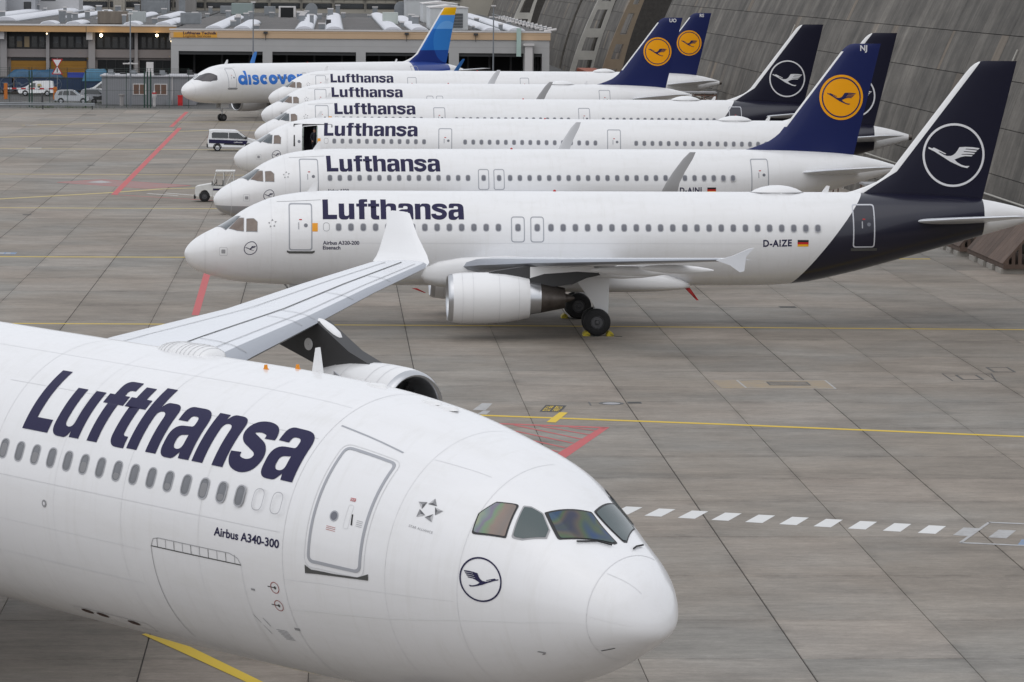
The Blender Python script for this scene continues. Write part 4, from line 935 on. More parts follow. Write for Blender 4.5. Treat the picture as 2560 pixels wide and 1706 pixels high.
# titles and emblems
k4 = 8.22/TITLE_W
decal('airline_title', title_shapes(), lambda u, v: FA.P(15.235-u*k4, 152.4-v*29.9, .009), m_title, wide, .2, .06)
bm, w_ = text2d('Airbus A340-300', .022)
decal('type_lettering', bm, lambda u, v: FA.P(8.79-u*1.80/w_, 178.2-v*3.3, .008), m_title, wide, 0, 0)
decal('nose_emblem', [ring(1, .925), CRANE], lambda u, v: FA.P(2.545+u*.36, 171.9-v*.52/.0445*1.0, .009), m_title, wide, .15, .15)
sg = [M('star_facet_light', (.46, .46, .47), .4), M('star_facet_dark', (.10, .10, .105), .4), M('star_facet_mid', (.24, .24, .25), .4)]
star = None
for k in range(5):
    a = R(84+72*k); c_ = (.62*math.cos(a), .62*math.sin(a)); tri = [(c_[0]+.36*math.cos(a+q), c_[1]+.36*math.sin(a+q)) for q in (.2, 2.3, 4.4)]
    ctr = (c_[0]+.05*math.cos(a+2), c_[1]+.05*math.sin(a+2))
    for j in range(3):
        o = decal('alliance_emblem' if star is None else 'star_facet', [[[tri[j], tri[(j+1) % 3], ctr]]], lambda u, v: FA.P(3.84-u*.30, 147.0-v*6.1, .008), sg[j], star or wide, 0, 0)
        star = star or o
bm, w_ = text2d('STAR ALLIANCE', 0, 1.1)
decal('alliance_lettering', bm, lambda u, v: FA.P(4.10-u*.52/w_, 156.9-.0*u-v*1.15, .008), m_grey, wide, 0, 0)
# forward cargo door and service marks
co = decal('cargo_door', rb([(10.68, 187.6), (10.60, 184.6), (10.45, 183.9), (8.35, 183.9), (8.12, 185.2), (8.03, 187.6)], .016), S4, m_line, wide, .3, 2)
decal('hinge_line', rb([(10.68, 187.6), (8.03, 187.6)], .02), S4, m_sill, co, .3, 2)
for k in range(10): decal('hinge_mark', rb([(10.48-k*.253, 184.1), (10.48-k*.253, 187.5)], .013), S4, m_line if k % 2 else m_sill, co, 0, 2)
decal('cargo_edge', rb([(10.68, 187.6+5*i) for i in range(10)], .015), S4, m_line, co, 0, 3)
decal('cargo_edge', rb([(8.03, 187.6+5*i) for i in range(10)], .009), S4, m_line2, co, 0, 3)
for (s, p) in ((7.175, 194.1), (7.185, 201.6)):
    o = decal('static_port', [[circ(s, p, .115, 28, 2.35), circ(s, p, .10, 28, 2.05)]], S4, M('brick_red_ring', (.30, .06, .05), .5), wide, 0, 0)
    decal('port_dot', [[circ(s-.005, p, .032, 14, .65)]], S4, m_sill, o, 0, 0); decal('port_vane', [[[(s, p-.2), (s+.19, p-.3), (s+.19, p+.1), (s, p+.2)]]], S4, m_sill, o, 0, 0)
o = decal('drain_mast', [[circ(14.05, 180.2, .075, 20, 1.5)]], S4, m_grey, wide, 0, 0); decal('drain_core', [[circ(14.05, 180.2, .035, 14, .7)]], surf(FA, .01), m_lwhite, o, 0, 0)
bp_ = decal('belly_panel', ring_sp(12.1, 14.6, 231.5, 239, .15, .014), S4, m_line, wide, .4, 3)
for s in (14.21, 13.71, 12.70): decal('belly_port', [[circ(s, 234.4, .19, 20, 1.7)]], S4, M('belly_port_brown', (.06, .03, .022), .6), bp_, 0, 0)
mk = []
for k in range(7): mk.append([[(7.55-.02*k, 213.5+k*.75), (7.25-.012*k, 213.5+k*.75), (7.25-.012*k, 213.75+k*.75), (7.55-.02*k, 213.75+k*.75)]])
mk += [[[(8.05, 208), (8.03, 208), (7.75, 216.5), (7.77, 216.5)]], [[(7.80, 209), (7.78, 209), (7.66, 212.5), (7.68, 212.5)]], [[(7.0, 211), (6.86, 211), (6.86, 212.2), (7.0, 212.2)]], [[(7.85, 196.2), (7.75, 196.2), (7.75, 197), (7.85, 197)]]]
decal('service_placard', mk, S4, m_grey, wide, 0, 0)
decal('nose_probe', [[[(1.72, 214), (1.62, 215.6), (1.66, 217), (1.60, 217), (1.56, 215), (1.68, 213.4)]]], S4, m_grey, wide, 0, 0)
decal('radome_vent', [[[(.70, 224.5), (.50, 226.5), (.50, 228), (.70, 226)]]], S4, m_sill, wide, 0, 1)
# roof fittings
for s, y_, mt, sx in ((10.46, 95, 'o', 1), (10.22, 83, 'o', 1)):
    c = FA.P(s, y_); mb = MB(); mb.prism([(-.04, -.02), (.04, -.02), (.015, .02), (0, .085), (-.02, .085)], -.03, .03, 'xz'); mb.box(-.06, .06, -.02, .02, -.02, .012); mb.build('guard_tag', M('tag_orange', (.75, .27, .01), .6), wide, 0, c)
c = FA.P(10.0, 76.4); mb = MB(); mb.prism([(.15, -.05), (-.16, -.05), (-.06, .46), (.03, .48)], -.025, .025, 'xz'); mb.build('blade_antenna', m_plug, wide, 0, c)
for s in (7.73, 6.2, 5.75):
    c = FA.P(s, 86); mb = MB(); mb.lathe([(-.02, .17), (.03, .15), (.05, .10), (.055, .01)], (0, 0, 0), 'z', 16); o = mb.build('roof_fitting', m_plug, wide, 50, c); o.scale = (1.6, .8, 1)
mb = MB(); rings = []
for t in [0, .02, .06, .12, .25, .45, .65, .85, .95, 1]:
    k_ = (math.sin(math.pi*min(max(t**.55, .03), .985)))**.45 if t < .5 else (math.cos(math.pi/2*(2*t-1)))**.62 if t < .995 else .06
    s = 12.65+1.9*t; w_, h_ = .42*k_, .25*k_
    rings.append([(-s, .28+w_*math.cos(a), AXZ+2.74+h_*max(math.sin(a), -.25)) for a in [2*math.pi*j/24 for j in range(24)]])
mb.loft(rings); o = mb.build('antenna_dome', m_plug, wide, 50)
for k in range(11):
    t = .07+k*.07; s = 12.65+1.9*t; k_ = (math.sin(math.pi*min(max(t**.55, .03), .985)))**.45 if t < .5 else (math.cos(math.pi/2*(2*t-1)))**.62
    q = MB(); q.tube([(-s, .28+(.42*k_+.004)*math.cos(a), AXZ+2.74+(.25*k_+.003)*math.sin(a)) for a in [math.pi*j/10 for j in range(11)]], .008, 4); q.build('dome_rib', m_line2, o)
# wings
wsec = [(2.4, 20.05, 12.0, -.62, .13), (5, 21.8, 10.3, -.25, .125), (9.3, 24.68, 7.0, .22, .115), (13, 27.16, 5.6, .50, .11), (18.5, 31.1, 3.98, .68, .105), (23, 34.05, 3.15, .97, .10), (27.3, 36.75, 2.4, 1.22, .095), (28.0, 37.3, 2.0, 1.27, .08)]
for sg_ in (1, -1):
    wo_ = inst('wing', wing_mesh('wing', wsec, [m_wing, m_slat], sg_, True, AXZ), wide)
    if sg_ < 0: continue
    fx = [(y, s, c, z) for y, s, c, z, t in wsec]
    def wtop(lat, x, off=.012):
        s_ = lerp(lat, [a[0] for a in wsec], [a[1] for a in wsec]); c_ = lerp(lat, [a[0] for a in wsec], [a[2] for a in wsec]); z_ = lerp(lat, [a[0] for a in wsec], [a[3] for a in wsec]); t_ = lerp(lat, [a[0] for a in wsec], [a[4] for a in wsec])
        return Vector((-(s_+c_*x), sg_*lat, AXZ+z_+c_*5*t_*(.2969*math.sqrt(x)-.126*x-.3516*x*x+.2843*x**3-.1036*x**4)+off))
    def wline(pts, w, mt, nm='wing_seam'):
        a, b = pts; n = 16; q = MB(); vs = []
        for i in range(n+1):
            t = i/n; la, x_ = a[0]+(b[0]-a[0])*t, a[1]+(b[1]-a[1])*t; c_ = lerp(la, [k[0] for k in wsec], [k[2] for k in wsec])
            dxs = w/c_ if abs(b[0]-a[0]) > .5 else 0; dl = 0 if dxs else w
            vs += [wtop(la-dl/2, x_-dxs/2), wtop(la+dl/2, x_+dxs/2)]
        q.add(vs, [(2*i, 2*i+1, 2*i+3, 2*i+2) for i in range(n)]); q.build(nm, mt, wo_)
    wline(((10, .36), (27.3, .42)), .07, m_pylon); wline(((6, .80), (27.2, .70)), .05, m_line); wline(((9.3, .17), (27.3, .17)), .03, m_line)
    for la in (12.8, 17.2, 18.3, 21.4, 24.5): wline(((la, .02), (la, .36)), .03, m_line)
    # winglet
    mb = MB(); rings = []
    for (y_, s_, c_, z_) in ((27.5, 36.9, 2.4, 1.23), (28.0, 37.3, 2.42, 1.32), (28.2, 37.62, 2.2, 1.5), (28.5, 38.42, 1.5, 2.04), (28.8, 39.12, .92, 2.64), (28.82, 39.35, .6, 2.67)):
        rings.append([(-(s_+c_*x), sg_*(y_-zz*c_*.9), AXZ+z_+zz*c_*.3) for x, zz in foil(8, .09)])
    mb.loft(rings); mb.build('winglet', m_white, wide, 40)
    for y_, s_, l_ in ((12, 29.6, 3.0), (16.5, 31.6, 2.6), (21.5, 34.2, 2.2)):
        mb = MB(); rings = []
        for t_ in (0, .08, .3, .6, .85, 1):
            rr = .30*math.sin(math.pi*min(max(t_, .03), .97))**.6
            rings.append([(-(s_+l_*t_), sg_*y_+rr*.6*math.cos(2*math.pi*j/10), AXZ+lerp(y_, [9, 28], [.2, 1.2])-.22-.1*t_+rr*math.sin(2*math.pi*j/10)) for j in range(10)])
        mb.loft(rings); mb.build('flap_fairing', m_white, wide, 50)
for lat, s_, z_, nmz in ((18.6, 27.3, -1.36, .1), (9.3, 19.6, -1.95, 0)):
    nac = nacelle('e', wide, (-s_, lat, AXZ+z_), 3.4, 1.16, [m_white])
    wl = lerp(lat, [k[0] for k in wsec], [k[1] for k in wsec]); zl = lerp(lat, [k[0] for k in wsec], [k[3] for k in wsec])
    mb = MB(); mb.prism([(-(s_+1.3), AXZ+z_+1.05), (-(s_+2.4), AXZ+z_+1.38), (-(wl-.1), AXZ+zl+.02), (-(wl+2.6), AXZ+zl-.10), (-(wl+2.4), AXZ+zl-.5), (-(wl-.2), AXZ+zl-1.15), (-(s_+3.5), AXZ+z_+.65)], lat-.24, lat+.24, 'xz'); py = mb.build('engine_pylon', m_pylon, wide, 30)
    mb = MB(); rings = []
    for ds, zt_, zb_, hw_ in ((-.85, -.34, -.62, .08), (-.7, -.2, -.64, .15), (-.4, -.05, -.58, .19), (-.05, .06, -.5, .21), (.4, .12, -.42, .21), (.9, .08, -.4, .15)):
        zc_, hh_ = (zt_+zb_)/2, (zt_-zb_)/2
        rings.append([(-(wl+ds), lat+hw_*math.copysign(abs(math.cos(q))**.7, math.cos(q)), AXZ+zl+zc_+hh_*math.copysign(abs(math.sin(q))**.7, math.sin(q))) for q in [2*math.pi*k/20 for k in range(20)]])
    mb.loft(rings); mb.build('pylon_fairing', m_white, wide, 50)
    mb = MB(); mb.lathe([(0, .17), (.012, .165), (.014, .01)], (-(wl+.2), lat-.245, AXZ+zl-.62), 'y', 20); 
    for i, v in enumerate(mb.v): mb.v[i] = (v[0], 2*(lat-.245)-v[1], v[2])
    mb.build('access_disc', m_plug, py)
    mb = MB(); mb.prism([(-(s_+1.3), AXZ+z_+.6), (-(s_+2.1), AXZ+z_+.75), (-(s_+2.1), AXZ+z_+.95)], lat-1.02, lat-.98, 'xz'); mb.build('nacelle_strake', m_winf, nac, 0)
# gear
gz = MB(); gz.tube([(-6.7, 0, .55), (-6.7, 0, 2.6)], .13, 10); gz.tube([(-6.7, 0, 1.2), (-5.6, 0, 2.3)], .06, 8); gz.tube([(-6.7, -.5, .52), (-6.7, .5, .52)], .09, 8); ng = gz.build('nose_gear', m_steel, wide)
for y_ in (-.36, .36): wheel(ng, (-6.7, y_, .42), .52, .40)
for sg_ in (1, -1):
    gz = MB(); x = -32.0; zg = -.52; gz.tube([(x, sg_*5.3, zg+.7), (x, sg_*5.3, AXZ-1.2)], .22, 12); gz.tube([(x-1, sg_*5.3, zg+.7), (x+1, sg_*5.3, zg+.7)], .16, 8); mg = gz.build('main_gear', m_steel, wide)
    for dx in (-1, 1):
        for dy in (-.7, .7): wheel(mg, (x+dx, sg_*5.3+dy, zg+.7), .7, .5)
# ---------------------------------------------------------------- concrete hangar on the right
def hangar_mat():
    m = bpy.data.materials.new('weathered_concrete_panel'); m.use_nodes = True; nt = m.node_tree; b = nt.nodes['Principled BSDF']; L = nt.links.new
    geo = nd(nt, 'ShaderNodeNewGeometry'); oi = nd(nt, 'ShaderNodeObjectInfo'); sp = nd(nt, 'ShaderNodeSeparateXYZ'); L(geo.outputs['Position'], sp.inputs[0])
    def noise(sc, st, det=7, ro=.65):
        mp = nd(nt, 'ShaderNodeMapping'); mp.inputs['Scale'].default_value = st; L(geo.outputs['Position'], mp.inputs[0])
        n = nd(nt, 'ShaderNodeTexNoise'); n.inputs['Scale'].default_value = sc; n.inputs['Detail'].default_value = det; n.inputs['Roughness'].default_value = ro; L(mp.outputs[0], n.inputs['Vector']); return n.outputs['Fac']
    def mr(x, a, b_, c, d):
        n = nd(nt, 'ShaderNodeMapRange'); L(x, n.inputs[0])
        for i, v in enumerate((a, b_, c, d)): n.inputs[i+1].default_value = v
        return n.outputs[0]
    streak = noise(1.0, (.03, .55, .045), 9, .7); board = noise(1.0, (.0, .28, .02), 2, .5); blot = noise(.30, (1, .5, 1), 9, .72); strk2 = noise(1.0, (.12, 2.6, .14), 7, .75)
    wn_ = nd(nt, 'ShaderNodeTexWhiteNoise', noise_dimensions='2D'); cb = nd(nt, 'ShaderNodeCombineXYZ')
    L(mth(nt, 'FLOOR', mth(nt, 'MULTIPLY', sp.outputs[1], .42)), cb.inputs[0]); L(oi.outputs['Random'], cb.inputs[1]); L(cb.outputs[0], wn_.inputs['Vector'])
    f = mth(nt, 'MULTIPLY', mr(streak, .3, .7, .62, 1.32), mr(oi.outputs['Random'], 0, 1, .93, 1.07))
    f = mth(nt, 'MULTIPLY', f, mr(wn_.outputs[0], 0, 1, .80, 1.2)); f = mth(nt, 'MULTIPLY', f, mr(strk2, .3, .7, .78, 1.22)); f = mth(nt, 'MULTIPLY', f, mr(board, .35, .65, .85, 1.15)); f = mth(nt, 'MULTIPLY', f, mr(blot, .32, .68, .68, 1.28))
    col = mixc(nt, mr(blot, .4, .65, 0, 1), (.100, .091, .079), (.119, .109, .095)); col = mixc(nt, mr(wn_.outputs[0], .93, .98, 0, .8), col, (.17, .135, .10))
    vm = nd(nt, 'ShaderNodeVectorMath', operation='SCALE'); L(col, vm.inputs[0]); L(f, vm.inputs['Scale']); L(vm.outputs[0], b.inputs['Base Color'])
    b.inputs['Roughness'].default_value = .85; bp = nd(nt, 'ShaderNodeBump'); bp.inputs['Strength'].default_value = .3; bp.inputs['Distance'].default_value = .03; L(streak, bp.inputs['Height']); L(bp.outputs[0], b.inputs['Normal'])
    return m
m_hang = hangar_mat(); m_pale = M('pale_strut_concrete', (.40, .385, .35), .8, var=.15, vscale=.6)
HX = lambda z: 37.6+.19*z+.0107*z*z
ZS = [-.05, 1.45, 4.05, 6.65, 9.35, 11.95, 14.6, 17.3, 20.2]
def band(y0, y1, label, w, first, dz=0, dx=0):
    root = empty('hangar_shell', (HX(0), (y0+y1)/2, 0), 0, label, 'hangar', 'concrete hangar shells'); oy = (y0+y1)/2; ox = HX(0)
    mb = MB(); pts = [(HX(z)+.30+dx-ox, z) for z in [k*.6-.05 for k in range(35)]]
    mb.prism(pts+[(pts[-1][0]+6, pts[-1][1]), (pts[0][0]+6, pts[0][1])], y0-oy, y1-oy, 'xz'); mb.build('backing', m_joint, root, 30)
    n = max(1, round((y1-y0)/w)); ww = (y1-y0)/n
    for j in range(len(ZS)-1):
        za, zb = ZS[j]+.022+(dz if j else 0), ZS[j+1]-.022+dz
        def pm():
            q = MB(); vs = []; K = 4; th = .28
            for k in range(K+1):
                z = za+(zb-za)*k/K; x = HX(z)+dx-ox
                vs += [(x, .03, z), (x, ww-.03, z), (x+th, ww-.03, z), (x+th, .03, z)]
            fs = []
            for k in range(K):
                for a in range(4): c = (a+1) % 4; fs.append((4*k+a, 4*k+c, 4*k+4+c, 4*k+4+a))
            fs += [(3, 2, 1, 0), (4*K, 4*K+1, 4*K+2, 4*K+3)]; q.add(vs, fs); return q.mesh('panel', m_hang, 30)
        me = pm()
        for i in range(n): inst('panel', me, root, (0, y0-oy+i*ww, 0))
    return root
hb = band(128, 441, 'long weathered concrete hangar shell behind the tails at right', 10.1, True)
for yy in (172, 214, 262, 318):   # thin drain pipes with small roof hoods
    mb = MB(); mb.tube([(HX(z)-.12-HX(0), yy-284.5, z) for z in [k*.8 for k in range(0, 15)]], .055, 6); mb.build('drain_pipe', m_pale, hb)
pass
mb = MB(); mb.tube([(HX(2.8)-.15-HX(0), y-284.5, 2.95) for y in range(130, 440, 10)], .06, 6); mb.build('wall_pipe', m_pale, hb)
band(487, 524, 'weathered concrete hangar shell between the two holed struts', 9, False, .9)
band(538, 592, 'weathered concrete hangar shell left of the holed pale strut', 9, False, -.7)
band(597, 690, 'weathered concrete hangar shell just past the end of the logistics building', 9.3, False, 1.3)
band(760, 900, 'farthest weathered concrete hangar shell', 14, False, .3)
def strut(y, label, w0, w1, mat, zt=21, xo=0):
    """leaning pale concrete strut pierced by tall openings"""
    root = None; z = 0; th = 1.1; mb = MB()
    lx = lambda zz: HX(zz)-.9+xo-(w0+(w1-w0)*zz/zt)/2; rx = lambda zz: HX(zz)-.9+xo+(w0+(w1-w0)*zz/zt)/2
    e = .78
    def quad(pts): mb.prism(pts, y-th/2, y+th/2, 'xz')
    zs = [k*.7 for k in range(int(zt/.7)+1)]
    ed = lambda zz: e*(1-.45*zz/zt)
    ring_ = [(lx(z_), z_) for z_ in zs]+[(lx(z_)+ed(z_), z_) for z_ in zs[::-1]]; quad(ring_)
    ring_ = [(rx(z_)-ed(z_), z_) for z_ in zs]+[(rx(z_), z_) for z_ in zs[::-1]]; quad(ring_)
    zc = 0
    for a, b in ((0, .7), (3.0, 4.3), (6.3, 7.6), (10.4, 11.6), (14.4, 15.6), (18.4, 19.4)):
        quad([(lx(a)+ed(a)-.002, a), (rx(a)-ed(a)+.002, a), (rx(b)-ed(b)+.002, b), (lx(b)+ed(b)-.002, b)])
    o = mb.build('hangar_strut', mat, None, 30); return tag(o, label, 'strut', 'pierced hangar struts')
strut(531, 'pale pierced concrete strut between two hangar shells', 3.9, 1.5, m_pale)
strut(480, 'tan pierced concrete strut left of the long hangar shell', 2.9, 1.1, M('tan_strut_concrete', (.185, .145, .10), .8, var=.15, vscale=.5))
strut(745, 'far pale pierced concrete strut above the end of the logistics roof', 4.6, 1.6, m_pale, 21, 1.0)
mb = MB(); mb.box(34, 36.5, 470, 500, 0, 2.6); 
for k in range(12): mb.box(33.92, 34, 470.5+k*2.5, 471.6+k*2.5, .2, 2.4)
tag(mb.build('freight_container', M('rust_red_container', (.30, .075, .035), .7, var=.2, vscale=1), None, 0), 'rust red freight container at the foot of the hangar', 'container')
# stored tail docks (lattice stands) at the hangar foot
def lattice(x, y, h, label):
    mb = MB(); w = 3.2
    for k in range(4):
        for yy in (-1.2, 1.2):
            mb.tube([(x-w/2+k*w/3, y+yy, 0), (x-w/2+k*w/3, y+yy, h)], .05, 5)
    for j in range(1, int(h/1.1)+1):
        for yy in (-1.2, 1.2): mb.tube([(x-w/2, y+yy, j*1.1), (x+w/2, y+yy, j*1.1)], .045, 5); mb.tube([(x-w/2, y+yy, (j-1)*1.1), (x+w/2, y+yy, j*1.1)], .035, 5)
        mb.tube([(x-w/2, y-1.2, j*1.1), (x-w/2, y+1.2, j*1.1)], .04, 5); mb.tube([(x+w/2, y-1.2, j*1.1), (x+w/2, y+1.2, j*1.1)], .04, 5)
    o = mb.build('work_stand', M('rusty_lattice', (.17, .10, .075), .8, var=.3, vscale=1), None, 0)
    tag(o, label, 'work stand', 'lattice work stands'); q = MB(); q.box(x-w/2-.1, x+w/2+.1, y-1.3, y+1.3, h, h+.12); q.build('deck', m_grey, o, 0)
lattice(34.0, 334, 4.6, 'rusty lattice work stand behind the tail marked UO')
lattice(33.2, 247, 4.0, 'rusty lattice work stand under the tail behind NJ')
lattice(33.6, 215, 3.0, 'rusty lattice work stand behind the tail marked NJ')
# slanted timber barriers
m_wood = M('weathered_timber', (.105, .072, .056), .85, var=.3, vscale=1.5, stretch=(1, 1, .3), rnd=.2); m_foot = M('pale_concrete_foot', (.33, .31, .28), .85, var=.2, vscale=2)
def wedge(x, y0, y1, label):
    root = empty('timber_barrier', (x, y0, 0), 0, label, 'barrier', 'slanted timber barriers'); L_ = y1-y0; n = 10; w = L_/n
    for k in range(n):
        q = MB(); q.prism([(0, .55), (.10, .47), (2.1, 2.75), (2.0, 2.83)], k*w+.015, (k+1)*w-.015, 'xz'); q.build('plank', m_wood, root, 0)
    for k in range(6):
        q = MB(); q.prism([(.15+k*.34, .5), (.33+k*.34, .5), (.33+k*.34, .6+(.2+k*.34)*1.1), (.15+k*.34, .52+(.1+k*.34)*1.1)], -.05, .02, 'xz'); q.build('slat', m_wood, root, 0)
    q = MB(); q.box(.05, 2.5, -.1, L_+.1, .28, .5); q.build('sole_beam', m_wood, root, 0)
    for k in range(4):
        q = MB(); q.box(-.04, 2.5, k*L_/4+.1, k*L_/4+L_/4-.9, 0, .27); q.build('foot_block', m_foot, root, 0)
wedge(35.15, 186.6, 197.2, 'larger timber barrier leaning at the hangar foot, nearest the camera')
wedge(34.9, 198.4, 208, 'timber barrier half hidden under the nearest dark tail')

# ---------------------------------------------------------------- logistics building
m_wall = M('pale_grey_render', (.43, .425, .42), .85, var=.06, vscale=.35); m_fas = M('orange_fascia', (.50, .30, .135), .7, var=.05, vscale=.3); m_fas2 = M('peach_fascia', (.55, .39, .25), .7, var=.05, vscale=.3)
m_roof = M('gravel_roof_felt', (.075, .074, .072), .95, var=.35, vscale=.4, stretch=(1, .35, 1)); m_cap = M('white_roof_edge', (.60, .58, .57), .7); m_sky = M('skylight_plastic', (.62, .63, .67), .45, var=.06, vscale=.8)
m_int = M('dark_hall_interior', (.014, .015, .016), .9); m_win = M('office_glass', (.03, .033, .036), .08, coat=.6); m_gcol = M('grey_column', (.33, .315, .31), .85); m_shut = M('amber_shutter', (.30, .145, .012), .6, var=.1, vscale=.5)
m_galv = M('galvanised_sheet', (.24, .255, .27), .5, metal=.3, var=.15, vscale=1); m_span = M('taupe_spandrel', (.265, .235, .225), .85, var=.06, vscale=.3); m_mull = M('dark_window_frame', (.016, .016, .017), .5)
Y0 = 434.0
B = empty('logistics_building', (0, Y0, 0), 0, 'long pale hall with peach fascia, skylit roof and Lufthansa Technik sign', 'building')
def bx(name, mat, *a, par=None, sm=0):
    mb = MB(); mb.box(*a); return mb.build(name, mat, par if par is not None else B, sm)
ops = [(-18.3, -8.25), (-7.1, 2.94), (4.1, 14.1), (15.3, 23.1), (24.3, 25.3)]
mb = MB(); xs = [-19.2]+[v for o in ops for v in o]+[26.2]
for i in range(0, len(xs), 2): mb.box(xs[i], xs[i+1], 0, .6, 0, 5.95)
mb.box(-19.2, 26.2, 0, .6, 5.952, 7.55); mb.box(25.6, 26.2, .602, 190, 0, 7.55); mb.box(-19.2, -18.6, .602, 26, 0, 7.55)
w = mb.build('wall', m_wall, B, 0)
bx('wall_joint', m_gcol, -19.2, 26.2, -.006, 0, 6.62, 6.65, par=w)
fa = bx('fascia', m_fas2, -19.3, 26.3, -.14, .7, 7.55, 8.45); bx('fascia_joint', M('fascia_seam', (.30, .2, .11), .8), -19.3, 26.3, -.146, -.14, 8.16, 8.19, par=fa)
bx('roof_edge', m_cap, -19.4, 26.4, -.2, .9, 8.45, 8.62)
for i, (a, b) in enumerate(ops):
    hall = bx('hall_recess', m_int, a-.3, b+.3, 9, 9.2, 0, 5.95)
    bx('lintel_beam', m_pylon, a, b, .3, .55, 5.55, 5.94, par=hall)
    for k in range(3):
        x = a+(b-a)*(k+.5)/3; bx('steel_post', m_pylon, x-.12, x+.12, 5, 5.3, 0, 5.9, par=hall)
    bx('gate_beam', m_gcol, a+.1, b-.1, 1.2, 1.4, 2.9, 3.05, par=hall)
sgn = bx('sign_board', M('sign_amber', (.66, .33, .04), .6), -18.9, -13.7, -.16, -.146, 7.58, 8.2)
bm, w_ = text2d('Lufthansa Technik', .035); decal('sign_lettering', bm, lambda u, v: Vector((-17.75+u*4.0/w_, -.166, 7.96+v*.33)), m_title, sgn, 0, 0)
bm, w_ = text2d('Logistik Services', .02); decal('sign_lettering', bm, lambda u, v: Vector((-17.75+u*3.3/w_, -.166, 7.62+v*.30)), M('sign_brown', (.16, .07, .02), .6), sgn, 0, 0)
mb = MB(); mb.box(-19.1, 25.6, .9, 190, 8.30, 8.5); roof = mb.build('roof', m_roof, B, 0)
for k in range(14): bx('roof_seam', m_gcol, -19.1, 25.4, 3+k*9.5, 3.25+k*9.5, 8.5, 8.56, par=roof)
def skylight(x, y0, y1, par, z=8.5, w=2.05, h=.42, seg=1.35):
    mb = MB(); n = int((y1-y0)/seg)
    for i in range(n):
        a = y0+i*seg; rings = []
        for t, k in ((0, .90), (.12, 1.0), (.88, 1.0), (1.0, .90)):
            rings.append([(x+w/2*k*math.cos(math.pi*j/12), a+seg*t, z+.12+h*k*math.sin(math.pi*j/12)) for j in range(13)])
        mb.loft(rings, True, True, 0, False)
    mb.box(x-w/2-.12, x+w/2+.12, y0, y0+n*seg, z, z+.15, 1)
    return mb.build('skylight', [m_sky, m_galv], par, 40)
for x, y1 in ((-14.1, 110), (-10.7, 60), (-3.3, 130), (.3, 150), (7.4, 160), (10.6, 120), (19.3, 150), (22.3, 160)): skylight(x, 1.4, y1, roof)
def vent(x, y, w, h, par, z=8.5):
    mb = MB(); mb.box(x-w/2, x+w/2, y-.35, y+.35, z, z+h-.18); mb.box(x-w/2-.06, x+w/2+.06, y-.42, y+.42, z+h-.16, z+h, 1); mb.build('vent', [m_galv, m_cap], par, 0)
for x, y, w, h in [(-15.2, 533, .69, 1.33), (-11.8, 501, .68, 1.33), (-11.6, 523, .71, 1.34), (-18.9, 552, .58, .66), (-4.0, 485, .7, 1.36), (-4.0, 502, .73, 1.33), (-4.0, 527, .76, 1.23), (-3.9, 562, .72, 1.08), (-4.0, 601, .72, 1.11), (-2.6, 473, .53, 1.56), (-.2, 557, .85, 1.52), (1.0, 600, .74, 1.69), (7.3, 610, .86, 1.34), (12.0, 600, 1.15, 1.47), (10.8, 490, .81, 1.48), (10.7, 463, .82, 1.54), (17.8, 454, .24, .47)]:
    vent(x, y-Y0, w, h, roof)
def plant(name, x, y, w, h, d, mat, par=roof, z=8.5):
    mb = MB(); mb.box(x-w/2, x+w/2, y-Y0, y-Y0+d, z+.12, z+h); 
    for k in range(max(2, int(w/.5))): xx = x-w/2+w*(k+.5)/max(2, int(w/.5)); mb.box(xx-.03, xx+.03, y-Y0-.03, y-Y0, z+.15, z+h-.05)
    mb.box(x-w/2+.1, x+w/2-.1, y-Y0+.1, y-Y0+d-.1, z, z+.12); return mb.build(name, mat, par, 0)
plant('plant_box', -21.5+3.0, 476, 2.67, 1.53, 3, m_galv); plant('plant_cabinet', -12.1, 470, .68, 1.51, .7, m_cap); plant('plant_house', -14.4, 586, 3.57, 1.9, 5, M('verdigris_sheet', (.27, .33, .32), .6))
plant('stair_head', -6.8, 553, 2.57, 1.77, 4, m_cap); bx('dark_stair_panel', m_int, -7.8, -5.85, 553-Y0-.06, 553-Y0-.035, 8.6, 10.1, par=roof); plant('plant_box', -10, 585, 1.78, 1.45, 3, m_galv)  # doorway shade of the stair head is a near-black sheet
plant('dark_cabinet', -.4, 466, .64, .94, .6, m_pylon); plant('air_handler', 7.9, 487, 2.07, 1.68, 3, M('pale_green_sheet', (.46, .50, .47), .6)); plant('plant_box', -17.2, 602, 2.6, 1.3, 4, m_galv)
for x, y, w, h in ((14.6, 576, 5.68, 2.75), (15.2, 507, 4.84, 2.70), (14.3, 441, 4.64, 2.77)):
    o = plant('white_plant_block', x, y, w, h, 16, M('white_sheet_cladding', (.52, .535, .54), .6, var=.05)); 
    q = MB(); q.prism([(x-w/2-.1, 8.5+h), (x+w/2+.1, 8.5+h), (x+w/2+.1, 8.56+h), (x, 8.85+h), (x-w/2-.1, 8.56+h)], y-Y0-.1, y-Y0+16, 'xz'); q.build('block_roof', m_cap, roof, 0)
lv = bx('louvre', m_int, 14.4, 16.0, 441-Y0-.07, 441-Y0-.035, 8.9, 10.6, par=roof)
for k in range(9): bx('louvre_blade', m_galv, 14.4, 16.0, 441-Y0-.12, 441-Y0-.075, 8.95+k*.18, 9.03+k*.18, par=roof)
def duct(x, y, r, h, par=roof):
    mb = MB(); mb.lathe([(0, r), (1.6, r)], (x, y-Y0, 8.5+h-r), 'y', 24, 0, True, True); mb.box(x-r*.98, x+r*.98, y-Y0+.01, y-Y0+1.59, 8.5, 8.5+h-r); mb.build('round_duct', m_galv, par, 40)
duct(-3.3, 590, 1.0, 2.0); duct(11.4, 590, 1.2, 2.4)
mb = MB(); mb.tube([(25.9, .2, 9.05), (25.9, 150, 9.05)], .05, 5)
